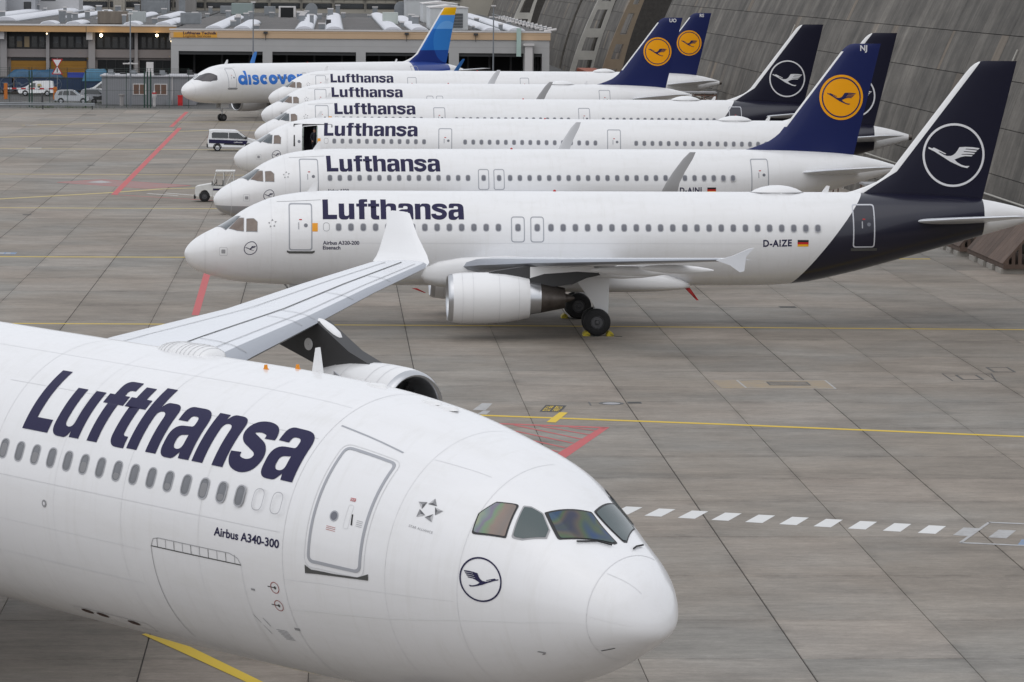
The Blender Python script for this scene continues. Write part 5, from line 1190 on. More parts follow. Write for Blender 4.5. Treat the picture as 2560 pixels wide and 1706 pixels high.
for k in range(22): mb.tube([(25.9, 1+k*7, 8.5), (25.9, 1+k*7, 9.05)], .04, 5)
mb.build('roof_railing', m_galv, roof)
for k in range(14): 
    mb = MB(); mb.tube([(25.6, 1+k*10, 8.6), (27.1, 1+k*10, 8.85)], .16, 8); mb.build('drain_spout', m_cap, roof)
for x in (-7.9, 9.0, 17.3): 
    mb = MB(); mb.box(x-.25, x+.25, -.5, -.15, 8.1, 8.35); mb.tube([(x, -.17, 7.3), (x, -.17, 8.1)], .03, 5); mb.build('wall_lamp', m_pylon, B)
mb = MB(); mb.box(22.2, 22.75, -.6, -.2, 5.6, 9.0); mb.build('glass_duct', M('pale_green_glazing', (.42, .55, .50), .3), B, 0)
mb = MB(); mb.box(23.2, 24.1, -1.2, -.3, 0, 6.9); mb.box(23.0, 24.3, -1.4, -.2, 6.9, 7.15); mb.build('white_pillar', m_cap, B, 0)

# older wing on the left
Y1 = 459.0
Wg = empty('office_wing', (-40, Y1, 0), 0, 'two-storey office wing at left with orange fascia and amber shutters', 'building')
def wx(name, mat, x0, x1, *a, par=None):
    mb = MB(); mb.box(x0+40, x1+40, *a); return mb.build(name, mat, par if par is not None else Wg, 0)
XL, XR = -62, -19.6
f = wx('fascia', m_fas, XL, XR, -1.6, .4, 7.72, 8.5)
for x in (-42.1, -30.9): wx('fascia_joint', m_mull, x-.03, x+.03, -1.61, -1.6, 7.72, 8.5, par=f)
wx('roof_edge', m_cap, XL, XR, -1.7, .8, 8.5, 8.66)
cols = [-52.6, -47.0, -41.4, -35.85, -30.3, -24.7, -19.9]
wx('back_wall', m_mull, XL, XR, .9, 1.2, 4.5, 7.72)
wx('spandrel', m_span, XL, XR, .2, .9, 4.5, 5.53)
wx('ground_wall', m_span, XL, XR, .6, .9, 0, 4.49)
for i, x in enumerate(cols):
    big = i % 2 == 0; wd = .42 if big else .2
    c = wx('column', m_gcol, x-wd, x+wd, -.15, .25, 0, 7.7)
    if big: wx('downpipe_box', m_cap, x-.62, x+.15, -.9, -.16, 6.75, 7.7, par=c)
lit = {(1, 2): (.30, .22, .12), (1, 1): (.14, .11, .07)}  # warm room light painted into these panes' base colour, no emission
for i in range(len(cols)-1):
    a, b = cols[i]+.5, cols[i+1]-.3; n = 5; ww = (b-a)/n
    for k in range(n):
        fr = wx('window', m_mull, a+k*ww+.02, a+(k+1)*ww-.02, .72, .82, 5.58, 7.25)
        c_ = lit.get((i-1, k)); mt = m_win if not c_ else M('painted_lit_glass_%d' % k, c_, .15)
        wx('pane', mt, a+k*ww+.16, a+(k+1)*ww-.16, .69, .718, 5.75, 7.08, par=fr)
        if (i+k) % 3 == 0: wx('blind', M('grey_blind', (.11, .115, .12), .7), a+k*ww+.16, a+(k+1)*ww-.16, .66, .688, 6.3+.2*(k % 3), 7.08, par=fr)
for i, (a, b) in enumerate(((-46.2, -41.9), (-40.5, -36.1), (-35.5, -31.0))):
    s_ = wx('shutter', m_shut if i else M('steel_shutter', (.20, .215, .23), .6), a, b, .40, .55, .3, 4.05)
    wx('shutter_head', m_mull, a, b, .35, .6, 4.05, 4.4, par=s_)
    for k in range(1, 7): wx('shutter_rib', M('amber_rib', (.23, .105, .008), .6) if i else m_pylon, a, b, .385, .4, .3+k*.53, .33+k*.53, par=s_)
for a, b in ((-29.6, -25.1), (-24.3, -20.4)):
    o_ = wx('dark_gate_panel', m_int, a, b, .52, .6, .1, 4.2)  # near-black sheet over solid wall stands in for the opening's shade
    for k in range(1, 4): wx('gate_post', m_mull, a+(b-a)*k/4-.05, a+(b-a)*k/4+.05, .44, .52, .1, 4.2, par=o_)
mb = MB(); mb.box(XL+40, XR+40, .8, 200, 8.30, 8.5); roofL = mb.build('roof', m_roof, Wg, 0)
for x, a, b in ((-36, 3, 10), (-32.8, 3, 20), (-25.4, 2, 12), (-21.4, 3, 50), (-28.6, 45, 120), (-24.5, 70, 130)): skylight(x+40, a, b, roofL)
skylight(-43.9+40, 30, 200, roofL, w=3.2, h=.6); skylight(-50+40, 60, 200, roofL, w=3.0); skylight(-37.5+40, 60, 150, roofL); skylight(-32.6+40, 60, 120, roofL)
for x, y, w, h in [(-49.2, 607, .88, 1.32), (-49.0, 626, .65, 1.26), (-36.1, 487, .86, 1.68), (-35.0, 485, .58, 1.44), (-34.0, 482, .7, 1.39), (-35.0, 521, .67, 1.21), (-37.5, 586, .89, 1.41), (-37.1, 631, .96, .96), (-33.4, 624, .9, 1.3), (-28.9, 627, .81, .81), (-20.1, 602, .63, 1.21), (-45.4, 502, .75, 1.33)]:
    vent(x+40, y-Y1, w, h, roofL)
def plantL(name, x, y, w, h, d, mat):
    mb = MB(); mb.box(x+40-w/2, x+40+w/2, y-Y1, y-Y1+d, 8.6, 8.5+h)
    for k in range(int(w/.4)): xx = x+40-w/2+w*(k+.5)/int(w/.4); mb.box(xx-.03, xx+.03, y-Y1-.03, y-Y1, 8.65, 8.45+h)
    mb.box(x+40-w/2+.1, x+40+w/2-.1, y-Y1+.1, y-Y1+d-.1, 8.5, 8.6); return mb.build(name, mat, roofL, 0)
plantL('rusty_plant_box', -28.6, 474, 3.88, 1.68, 3, M('rusty_sheet', (.20, .17, .14), .8, var=.3, vscale=1, stretch=(1, 1, .2))); plantL('pale_plant_box', -26.2, 488, 2.3, 1.5, 2.5, M('pale_sheet', (.42, .45, .45), .6))
plantL('tall_duct', -24.7, 599, 1.01, 3.4, 1, m_galv); plantL('plant_box', -29.5, 612, 3.5, 1.8, 3, m_galv)
rv = random.Random(21)
for k in range(22):
    x = rv.choice((-14.1, -10.7, -3.3, .3, 7.4, 10.6, 19.3, 22.3))+rv.choice((-1.5, 1.5)); vent(x, rv.uniform(6, 150), rv.uniform(.35, .8), rv.uniform(.5, 1.3), roof)
for k in range(16):
    x = rv.choice((-43.9, -36, -32.8, -25.4, -21.4, -28.6))+40+rv.choice((-1.7, 1.7)); vent(x, rv.uniform(8, 150), rv.uniform(.4, .9), rv.uniform(.6, 1.5), roofL)
for k in range(12): wx('roof_seam', m_gcol, XL+1, XR-1, 6+k*11, 6.3+k*11, 8.5, 8.56, par=roofL)
# lamps under the fascia that are lit in the photograph
for x, z, e, r in ((-25.6-10.2, 7.62, 3, .10), (-29.0, 7.45, 14, .20), (-22.0, 7.50, 10, .18), (-20.2, 6.75, 7, .14)):
    mb = MB(); mb.lathe([(-r, .02), (-r*.7, r*.7), (0, r), (r*.7, r*.7), (r, .02)], (x+40, -1.9 if z > 7 else -.3, z-.12), 'z', 12); mb.build('lit_lamp', M('lamp_glow_%d' % int(e), (1, .85, .6), .5, emit=(1, .80, .48), emis=e), Wg)

# ---------------------------------------------------------------- blocks behind the roofs
m_cream = M('cream_wall', (.37, .345, .295), .85, var=.08, vscale=.2)
H2 = empty('arched_hall', (0, 652, 0), 0, 'far hall with cream bands and a row of arched roof bays', 'building')
mb = MB(); mb.box(-60, 24, 0, 20, 0, 11.6); mb.build('wall', m_cream, H2, 0)
for i in range(14):
    x = -57+i*5.75; o = bx('window', m_mull, x, x+5.3, -.12, 0, 9.0, 9.95, par=H2); bx('pane', m_win, x+.2, x+5.1, -.14, -.122, 9.1, 9.85, par=o)
    for k in range(3): bx('panel', M('cream_panel', (.44, .41, .345), .8), x+.1+k*1.72, x+1.65+k*1.72, -.1, 0, 10.1, 10.6, par=H2)
    mb = MB(); mb.prism([(x-.2, 10.75), (x+5.5, 10.75), (x+5.5, 10.95), (x+4.2, 11.5), (x+2.65, 11.75), (x+1.1, 11.5), (x-.2, 10.95)], -.5, -.02, 'xz'); mb.build('arched_bay', M('roof_bay_taupe', (.21, .19, .18), .85), H2, 0)
    bx('bay_post', m_pylon, x-.3, x-.2, -.55, -.4, 8.5, 11.8, par=H2)
H3 = empty('white_block', (-55, 600, 0), 0, 'white windowed block behind the roofs at top left', 'building')
for nm, a, mt in (('wall', (-8, 1.2, 0, 12, 0, 14), M('white_wall', (.52, .53, .55), .8)), ('wall', (5.9, 12.6, 10, 20, 0, 14), M('white_wall2', (.50, .50, .51), .8)), ('stair_tower', (1.2, 5.9, 3, 12, 0, 14), M('grey_tower', (.36, .37, .39), .8))):
    mb = MB(); mb.box(*a); mb.build(nm, mt, H3, 0)
for a in ((-4.5, -1.4, -.1, 0, 9.4, 11.4), (4.0, 5.2, 2.9, 3, 9.0, 10.2), (6.3, 8.7, 9.9, 10, 10.4, 13)):
    o = bx('window', m_mull, *a, par=H3); bx('pane', m_win, a[0]+.15, a[1]-.15, a[2]-.03, a[2]-.002, a[4]+.15, a[5]-.15, par=o)
H4 = empty('grey_stack_block', (-30, 645, 0), 0, 'grey ribbed stair block standing behind the roof plant at left', 'building')
for a, mt in (((-3.5, 1.5, -6, 0, 0, 16), m_galv), ((-8.5, -6.5, -4, 0, 0, 16), m_cream), ((2.5, 6, -5, 0, 0, 15), M('ribbed_grey', (.24, .23, .22), .7))):
    mb = MB(); mb.box(*a); n = int((a[1]-a[0])/.6)
    for k in range(n): xx = a[0]+(k+.5)*.6; mb.box(xx-.05, xx+.05, a[2]-.06, a[2], 0, a[5])
    mb.build('shaft', mt, H4, 0)
mb = MB(); mb.box(25, 60, 905, 930, 0, 14); o = mb.build('far_block', m_cream, None, 0); tag(o, 'pale far block seen between the hangar struts', 'building')
for k in range(6):
    bx('window', m_mull, 27+k*5, 30+k*5, 904.9, 905, 10.5, 12, par=o)
mb = MB(); mb.box(-140, 120, 1100, 1130, 0, 22); tag(mb.build('terminal_block', M('far_grey', (.20, .205, .21), .85, var=.15, vscale=.1), None, 0), 'long grey block closing the view far behind the roofs', 'building')
# ---------------------------------------------------------------- fence, cabin, yard
m_green = M('dark_green_fence_paint', (.012, .045, .032), .6); m_wire = M('fence_wire', (.05, .065, .06), .6)
FY = 411.0
FN = empty('perimeter_fence', (-30, FY, 0), 0, 'dark green perimeter fence with thin wires along the far apron edge', 'fence')
for x, w in ((-44, .06), (-40, .06), (-36.4, .06), (-34.2, .14), (-33.9, .14), (-31.9, .06), (-29.9, .06), (-27.85, .16), (-25.45, .06), (-23.25, .06), (-21.2, .16), (-20.85, .16), (-20.5, .16), (-18.4, .06), (-16.2, .06)):
    mb = MB(); mb.box(x+30-w/2, x+30+w/2, -w/2, w/2, 0, 4.1); mb.tube([(x+30, 0, 4.1), (x+30, -.35, 4.5)], .03, 5); mb.build('fence_post', m_green, FN, 0)
for z in (.25, 1.95, 3.3, 3.95, 4.2, 4.42):
    mb = MB(); mb.tube([(-16, -(.3 if z > 4.1 else 0), z), (14, -(.3 if z > 4.1 else 0), z)], .016, 4); mb.build('rail_wire', m_wire, FN)
mb = MB()
for k in range(150): mb.box(-16+k*.2-.006, -16+k*.2+.006, -.006, .006, .1, 3.95)
o = mb.build('mesh_wire', m_wire, FN, 0); o['kind'] = 'stuff'
GR = empty('guard_rail', (-40, 404.8, 0), 0, 'grey steel guard rail along the apron edge at far left', 'guard rail')
mb = MB(); mb.prism([(0, .40), (.08, .45), (.02, .55), (.08, .65), (0, .72), (-.03, .72), (.04, .65), (-.02, .55), (.04, .45), (-.03, .40)], -12, 13.6, 'yz'); 
for i, v in enumerate(mb.v): mb.v[i] = (v[0], -v[1], v[2])
mb.build('beam', m_galv, GR, 0)
for x in (-10, -6, -2, 2.5, 7.8, 13.3):
    mb = MB(); mb.box(x-.07, x+.07, .05, .17, 0, .62); mb.build('post', m_pylon, GR, 0)
# grey site cabin
CB = empty('site_cabin', (-21, 420, 0), 0, 'low grey corrugated cabin with two brown-blinded windows behind the fence', 'cabin')
mb = MB(); mb.box(-5.6, 5.3, 0, 8, 0, 3.25); mb.build('wall', M('grey_corrugated', (.27, .275, .29), .6), CB, 0)
for k in range(24):
    mb = MB(); mb.box(-5.6, 5.3, -.025, 0, .12+k*.13, .19+k*.13); mb.build('rib', M('grey_corrugated', (.27, .275, .29), .6), CB, 0)
mb = MB(); mb.box(-5.8, 5.5, -.2, 8.2, 3.25, 3.4); mb.build('roof', M('pale_roof_felt', (.45, .45, .47), .8, var=.2, vscale=1), CB, 0)
rb2 = random.Random(5)
for k in range(9):
    x, y = rb2.uniform(-5, 5), rb2.uniform(.5, 5); mb = MB(); h = rb2.uniform(.15, .6); mb.box(x-.3, x+.3, y-.3, y+.3, 3.4, 3.4+h); mb.box(x-.1, x+.5, y-.2, y, 3.4, 3.4+h*.5); mb.build('roof_box', m_pylon if k % 2 else m_galv, CB, 0)
mb = MB(); mb.box(-.5, .3, 1, 1.8, 3.4, 4.9); mb.build('roof_box', m_cap, CB, 0)
for x in (-2.0, .45):
    mb = MB(); mb.box(x, x+1.55, -.09, 0, 1.15, 2.45); wdw = mb.build('window', m_cap, CB, 0)
    for k in range(2):
        mb = MB(); mb.box(x+.09+k*.72, x+.70+k*.72, -.11, -.092, 1.25, 2.35); mb.build('pane', M('brown_blind', (.15, .082, .055), .5), wdw, 0)
mb = MB(); mb.tube([(2.55, -.1, 0), (2.55, -.1, 3.2)], .06, 6); mb.build('downpipe', m_cap, CB)
mb = MB(); mb.box(1.9, 2.5, -.6, -.1, 0, .65); mb.build('air_unit', m_galv, CB, 0)
mb = MB(); mb.box(4.3, 4.8, -.03, 0, 1.6, 2.0); mb.build('notice', m_cap, CB, 0)
def lamp_post(x, y, h, label, arm=False):
    root = empty('lamp_post', (x, y, 0), 0, label, 'lamp post', 'tall grey lamp posts')
    mb = MB(); mb.tube([(0, 0, 0), (0, 0, h*.5), (0, 0, h)], [.11, .09, .06], 8); mb.build('pole', M('post_grey', (.20, .215, .235), .6), root)
    mb = MB(); mb.box(-.28, .28, -.2, .2, h, h+.16); mb.build('lamp_head', m_cap, root, 0)
    if arm:
        for sx in (-1, 1):
            mb = MB(); mb.tube([(0, 0, 5.0), (sx*.8, 0, 4.8)], .04, 6); mb.box(sx*.45-.4, sx*.45+.4, -.15, .15, 4.82, 4.95); mb.build('flood_lamp', m_cap, root, 0)
lamp_post(-23.0, 415, 10.5, 'grey lamp post with double floodlights rising over the grey cabin', True)
lamp_post(-9.3, 430, 11.8, 'grey lamp post in front of the Lufthansa Technik sign hall, left of the blue tail')
lamp_post(19.3, 431, 11.6, 'grey lamp post in front of the hall, right of the blue tail')
# small yard things
mb = MB(); mb.lathe([(0, .17), (.9, .17), (1.1, .24), (1.35, .26), (1.45, .22), (1.5, .12), (1.75, .11), (1.8, .01)], (-20.3, 415.4, 0), 'z', 14); o = mb.build('hydrant_post', m_cap, None, 40); tag(o, 'white hydrant post in front of the cabin windows', 'hydrant')
mb = MB(); mb.lathe([(1.42, .265), (1.6, .24)], (-20.3, 415.4, 0), 'z', 14); mb.build('red_band', m_red, o)
mb = MB(); mb.lathe([(0, .25), (1.2, .25), (1.25, .36), (1.4, .36), (1.41, .01)], (-24.0, 414.8, 0), 'z', 12); tag(mb.build('vent_bollard', m_gcol, None, 40), 'short grey bollard with a wide cap before the cabin', 'bollard')
mb = MB(); mb.box(-17.75, -17.2, 418.6, 419.1, 0, 1.05); mb.box(-17.78, -17.17, 418.57, 419.13, 1.05, 1.18); mb.box(-17.74, -17.21, 418.55, 418.6, .2, .5); tag(mb.build('red_bin', M('bright_red_plastic', (.55, .01, .012), .5), None, 0), 'bright red bin beside the grey cabin', 'bin')
for x, y, lb in ((-33.9, 425.4, 'thin dark bollard left of the silver car, outer one'), (-32.4, 426, 'thin dark bollard left of the silver car, inner one')):
    mb = MB(); mb.lathe([(0, .10), (1.1, .10), (1.16, .06), (1.17, .005)], (x, y, 0), 'z', 10); tag(mb.build('bollard', m_pylon, None, 40), lb, 'bollard', 'dark yard bollards')
BR = empty('barrier_gate', (-39.1, 436, 0), 0, 'red and white barrier arm on orange posts at the yard entrance', 'barrier')
for x in (0, 5.9): 
    mb = MB(); mb.box(x-.2, x+.2, -.2, .2, 0, 1.9 if x == 0 else 1.5); mb.box(x-.24, x+.24, -.24, .24, 1.15, 1.3); mb.build('barrier_post', M('signal_orange', (.55, .16, .015), .6), BR, 0)
for k in range(10):
    mb = MB(); mb.box(.2+k*.55, .2+(k+1)*.55, -.05, .05, 1.18, 1.36); mb.build('arm_segment', m_red if k % 2 else m_lwhite, BR, 0)
SG = empty('warning_sign', (-33.0, 437, 0), 0, 'pole with a give-way triangle above a warning triangle behind the fence', 'sign')
mb = MB(); mb.tube([(0, 0, 0), (0, 0, 5.0)], .04, 6); mb.build('pole', m_galv, SG)
for z, s in ((4.45, -1), (3.35, 1)):
    tr = lambda k: [(-.68*k, z-.38*s*k), (.68*k, z-.38*s*k), (0, z+.78*s*k)]
    mb = MB(); mb.prism(tr(1), -.05, -.02, 'xz'); o = mb.build('triangle_plate', m_red, SG, 0); mb = MB(); mb.prism(tr(.72), -.062, -.052, 'xz'); mb.build('triangle_face', m_lwhite, o, 0)
    if s == 1: mb = MB(); mb.box(-.06, .06, -.07, -.063, z-.15, z+.32); mb.build('arrow_mark', m_pylon, o, 0)
# blue-panelled trailers with tarpaulins
m_tblue = M('dark_blue_panel', (.014, .035, .085), .6, var=.2, vscale=.6)
def trailer(x, w, y, label, logo):
    root = empty('blue_trailer', (x, y, 0), 0, label, 'trailer', 'dark blue trailers in the yard')
    mb = MB(); mb.box(-w/2, w/2, 0, 2.4, .5, 2.0); mb.build('body', m_tblue, root, 0)
    for k in range(1, int(w/1.2)): xx = -w/2+k*1.2; mb = MB(); mb.box(xx-.03, xx+.03, -.03, 0, .55, 1.98); mb.build('body_rib', m_tblue, root, 0)
    mb = MB(); mb.box(-w/2, w/2, -.05, 2.45, 2.0, 2.1); mb.build('top_rail', m_pylon, root, 0)
    for xx in (-w/2+.8, w/2-.8): wheel(root, (xx, .2, .42), .42, .25)
    for lx in logo: decal('side_emblem', [ring(1, .93, 40), CRANE], lambda u, v: Vector((lx-u*1.1, -.045, 1.25+v*.95)), M('muted_emblem', (.10, .13, .18), .6), root, 0, 0)
trailer(-44.2, 8.6, 453.5, 'dark blue trailer with a faint crane ring at the far left edge', (-.2, 3.9)); trailer(-34.5, 10.2, 453.5, 'dark blue trailer with a faint crane ring behind the silver car', (-4.2, -.3))
m_tarp = M('blue_tarpaulin', (.018, .085, .17), .5, var=.35, vscale=1.2, bump=.6); m_boxb = M('royal_blue_plastic', (.03, .06, .36), .5)
def tarp(x0, x1, y, z0, z1, label, mat, seed, lump=.25):
    r = random.Random(seed); mb = MB(); n, m = 14, 7; vs = []; fs = []
    for i in range(n+1):
        for j in range(m+1):
            u, v = i/n, j/m; e = min(1, 6*min(u, 1-u))**.5; a = math.pi*v
            h = (z1-z0)*e*math.sin(a)**.45*(1-lump*r.random()); vs.append((x0+(x1-x0)*u, y+1.1-1.1*math.cos(a), z0+h))
    for i in range(n):
        for j in range(m): k = i*(m+1)+j; fs.append((k, k+1, k+m+2, k+m+1))
    mb.add(vs, fs); return tag(mb.build('tarpaulin_load', mat, None, 80), label, 'tarpaulin')
tarp(-40.6, -33.6, 453.6, 2.11, 3.15, 'crumpled blue tarpaulin heaped on the left trailer', m_tarp, 1)
for a, lb in (((-44.6, -42.2, 453.7, 455.4, 2.11, 2.9), 'royal blue plastic box on the far left trailer'), ((-33.0, -29.8, 453.7, 455, 2.11, 2.6), 'flat royal blue box between the tarpaulin and the turquoise cover'), ):
    mb = MB(); mb.box(*a); mb.box(a[0]-.05, a[1]+.05, a[2]-.05, a[3]+.05, a[5], a[5]+.1); tag(mb.build('plastic_box', m_boxb, None, 0), lb, 'box')
tarp(-31.0, -27.6, 450.9, 1.75, 3.3, 'taut turquoise blue cover beside the lamp at the wing corner', M('turquoise_tarpaulin', (.035, .14, .23), .5, var=.15, vscale=1, bump=.3), 4, .05)
mb = MB(); mb.box(-30.8, -27.8, 451, 453, .4, 1.75); mb.box(-30.9, -27.7, 450.95, 453.05, 1.74, 1.82); o = mb.build('roll_container', m_tblue, None, 0); tag(o, 'dark container under the turquoise cover', 'container')

# ---------------------------------------------------------------- road vehicles
m_car_glass = M('car_glass', (.02, .024, .026), .06, coat=.8); m_tyre = M('car_tyre', (.012, .012, .012), .85); m_hub = M('car_hub', (.42, .43, .45), .4, metal=.5); m_plast = M('black_car_plastic', (.02, .02, .021), .7); m_lamp = M('headlamp', (.55, .57, .60), .1, coat=1)
def vehicle(name, loc, rz, label, cat, L_, Wd, prof, belt, mat, glass, wheels, wr, group=None, stripe=None, arches=True):
    """prof: closed side outline (x forward, z); body tapers in above the belt line; glass: side panes as polygons"""
    root = empty(name, loc, rz, label, cat, group); hw = Wd/2
    def yy(z): return hw if z <= belt else hw-(z-belt)*.22
    mb = MB(); n = len(prof)
    ins = [(x*.985+ (0 if True else 0), z) for x, z in prof]
    rings = []
    for t in (-1, -.94, .94, 1):
        k = 1 if abs(t) < .97 else .975
        cx = sum(p[0] for p in prof)/n; cz = sum(p[1] for p in prof)/n
        rings.append([(cx+(x-cx)*k, t*yy(z), cz+(z-cz)*k) for x, z in prof])
    mb.loft(rings, True, True); mb.build('body', mat, root, 30)
    for nm, pl, mt in glass:
        for s in (-1, 1):
            q = MB(); vs = [(x, s*(yy(z)+.004), z) for x, z in pl]+[(x, s*(yy(z)-.03), z) for x, z in pl]; m_ = len(pl)
            q.add(vs, [tuple(range(m_)), tuple(range(m_, 2*m_))]+[(i, (i+1) % m_, m_+(i+1) % m_, m_+i) for i in range(m_)]); q.build(nm, mt, root, 0)
    for wx_ in wheels:
        for s in (-1, 1):
            q = MB(); q.lathe([(-.1, wr*.6), (-.1, wr*.93), (-.06, wr), (.06, wr), (.1, wr*.93), (.1, wr*.6)], (wx_, s*(hw-.10), wr), 'y', 24); o = q.build('wheel', m_tyre, root, 50)
            q = MB(); q.lathe([(s*.08, wr*.64), (s*.115, wr*.60), (s*.085, wr*.5), (s*.105, wr*.15), (s*.11, .01)], (wx_, s*(hw-.10), wr), 'y', 20); q.build('hub', m_hub, o, 40)
            if arches:
                q = MB(); pts = [(wx_+(wr*1.2)*math.cos(a), wr+(wr*1.2)*math.sin(a)) for a in [math.pi*k/12 for k in range(13)]]+[(wx_-(wr*1.0)*math.cos(a)*1.0, wr+.0+(wr*1.0)*math.sin(a)) for a in [math.pi*k/12 for k in range(13)]]
                q.prism(pts, s*(hw-.02), s*(hw+.012), 'xz'); q.build('wheel_arch', m_plast, root, 0)
    return root
def screen(root, a, b, hw0, hw1, mat=m_car_glass, nm='windscreen', off=.012):
    (x0, z0), (x1, z1) = a, b; d = Vector((z1-z0, 0, -(x1-x0))).normalized()*off
    if d.z < 0: d = -d
    q = MB(); vs = [Vector((x0, -hw0, z0))+d, Vector((x0, hw0, z0))+d, Vector((x1, hw1, z1))+d, Vector((x1, -hw1, z1))+d]; q.add(vs+[v-d*2 for v in vs], [(0, 1, 2, 3), (7, 6, 5, 4), (0, 4, 5, 1), (1, 5, 6, 2), (2, 6, 7, 3), (3, 7, 4, 0)]); return q.build(nm, mat, root, 0)
VAN = [(-2.18, .38), (2.05, .30), (2.2, .45), (2.2, .72), (2.08, .92), (1.35, 1.10), (1.2, 1.16), (.42, 1.74), (.2, 1.82), (-1.7, 1.86), (-2.05, 1.80), (-2.18, 1.05)]
m_vw = M('van_white_paint', (.80, .81, .82), .3, coat=.4)
def crew_van(loc, rz, label, striped=True):
    r = vehicle('service_van', loc, rz, label, 'van', 4.4, 1.83, VAN, 1.08, m_vw,
        [('side_glass', [(-1.85, 1.18), (-.45, 1.14), (-.45, 1.62), (-1.75, 1.64), (-1.86, 1.56)], m_car_glass), ('side_glass', [(-.38, 1.14), (.9, 1.08), (1.02, 1.12), (.38, 1.60), (-.38, 1.62)], m_car_glass)]
        + ([('door_stripe', [(-2.12, .72), (1.1, .60), (1.22, .92), (-2.12, 1.04)], m_title), ('sill_trim', [(-.85, .58), (.95, .52), (.85, .64), (-.75, .70)], m_plast)] if striped else []), (-1.38, 1.32), .32)
    screen(r, (1.24, 1.15), (.46, 1.72), .80, .68); screen(r, (-2.185, 1.1), (-2.07, 1.74), .72, .66, nm='rear_window', off=.01)
    for s in (-1, 1):
        q = MB(); q.prism([(2.16, .80), (1.98, .94), (1.72, .98), (1.95, .86)], s*.66, s*.90, 'xz'); q.build('headlight', m_lamp, r, 0)
        q = MB(); q.box(.95, 1.15, s*.96-.07, s*.96+.07, 1.08, 1.24); q.build('mirror', m_plast, r, 0)
    q = MB(); q.box(-2.26, -2.15, -.85, .85, .32, .60); q.build('rear_bumper', m_plast, r, 0)
    q = MB(); q.box(2.16, 2.24, -.80, .80, .32, .52); q.build('front_bumper', m_plast, r, 0)
    if striped:
        bm, w_ = text2d('Lufthansa', .02); decal('side_lettering', bm, lambda u, v: Vector((.05+u*.72/w_, -.925, .745+v*.11)), m_lwhite, r, 0, 0)
    return r
crew_van((-8.5, 312.7, 0), R(4), 'white crew van with a dark navy side stripe facing right on the apron')
crew_van((-4.78, 230.6, 0), R(176), 'white van mostly hidden behind the grey-bellied nose of the second jet', False)
# baggage tractor
TR = empty('baggage_tractor', (-7.95, 243.4, 0), math.pi, 'white open-cab baggage tractor facing left beside the second jet', 'tractor')
TR.scale = (.9, .9, .9); m_tw = M('tractor_cream_white', (.68, .68, .66), .45, var=.08, vscale=2)
mb = MB(); mb.prism([(.02, .42), (.20, .42), (.26, .62), (.42, .84), (.62, .92), (.85, .84), (1.0, .62), (1.05, .42), (1.28, .42), (1.34, .75), (1.30, 1.10), (1.15, 1.18), (.05, 1.38), (.0, 1.2)], -.72, .72, 'xz'); mb.build('hood', m_tw, TR, 25)
mb = MB(); mb.box(-1.9, 0, -.75, .75, .35, .62); mb.box(-1.9, -1.0, -.75, .75, .62, .95); mb.build('chassis', m_tw, TR, 0)
for a0, a1 in ((-.76, -.70), (.70, .76)): mb = MB(); mb.prism([(0, .6), (0, 1.22), (-.85, 1.18), (-.85, .6)], a0, a1, 'xz'); cd = mb.build('cab_door', m_tw, TR, 0)
mb = MB(); mb.box(-.84, -.01, .762, .772, .86, 1.02); mb.build('door_stripe', m_title, cd, 0)
for s in (-1, 1):
    for pts in ([(.02, s*.70, 1.2), (-.25, s*.68, 2.22)], [(-.25, s*.68, 2.22), (-1.55, s*.68, 2.26)], [(-.85, s*.70, 1.15), (-.80, s*.68, 2.24)], [(-1.55, s*.68, .9), (-1.55, s*.68, 2.26)], [(-.85, s*.70, 1.0), (-1.45, s*.69, 2.2)]):
        mb = MB(); mb.tube(pts, .03, 6); mb.build('cab_frame', m_tw, TR)
mb = MB(); mb.box(-1.65, -.2, -.72, .72, 2.25, 2.34); mb.build('cab_roof', m_tw, TR, 0)
screen(TR, (.01, 1.25), (-.24, 2.2), .66, .64); 
mb = MB(); mb.box(-.75, -.35, -.45, .45, .9, 1.05); mb.box(-.85, -.72, -.45, .45, 1.05, 1.6); mb.build('seat', m_plast, TR, 0)
mb = MB(); mb.tube([(-.05, .2, 1.2), (-.25, .2, 1.45)], .03, 6); mb.lathe([(-.02, .2), (.02, .2), (.02, .17), (-.02, .17)], (-.28, .2, 1.48), 'x', 16); mb.build('steering_wheel', m_plast, TR)
mb = MB(); mb.box(.02, .08, .78, .92, 1.25, 1.55); mb.build('mirror', m_plast, TR, 0)
mb = MB(); mb.box(1.30, 1.42, -.7, .7, .22, .48); mb.build('front_bumper', m_plast, TR, 0)
mb = MB(); mb.box(-1.9, -1.35, -.6, .6, .95, 1.5); mb.build('rear_locker', m_grey, TR, 0)
for x in (.62, -1.45):
    for s in (-1, 1): wheel(TR, (x, s*.62, .40), .40, .26)
# yard vehicles
SIL = M('silver_car_paint', (.42, .44, .46), .3, metal=.3, coat=.4)
CAR = [(-2.0, .35), (1.9, .30), (2.05, .5), (1.98, .75), (1.2, .95), (1.05, 1.0), (.35, 1.52), (.0, 1.62), (-1.35, 1.60), (-1.75, 1.45), (-2.02, .95)]
c = vehicle('parked_car', (-30.2, 422.6, 0), R(2), 'silver compact people carrier parked behind the guard rail', 'car', 4.05, 1.7, CAR, .95, SIL, [('side_glass', [(-1.62, 1.02), (-1.15, 1.02), (-1.05, 1.46), (-1.4, 1.44)], m_car_glass), ('side_glass', [(-1.05, 1.02), (-.3, 1.01), (-.3, 1.50), (-.95, 1.49)], m_car_glass), ('side_glass', [(-.22, 1.01), (.62, .99), (.10, 1.47), (-.22, 1.50)], m_car_glass)], (-1.28, 1.30), .31, 'vehicles parked in the yard'); screen(c, (1.06, 1.0), (.38, 1.50), .70, .60); 
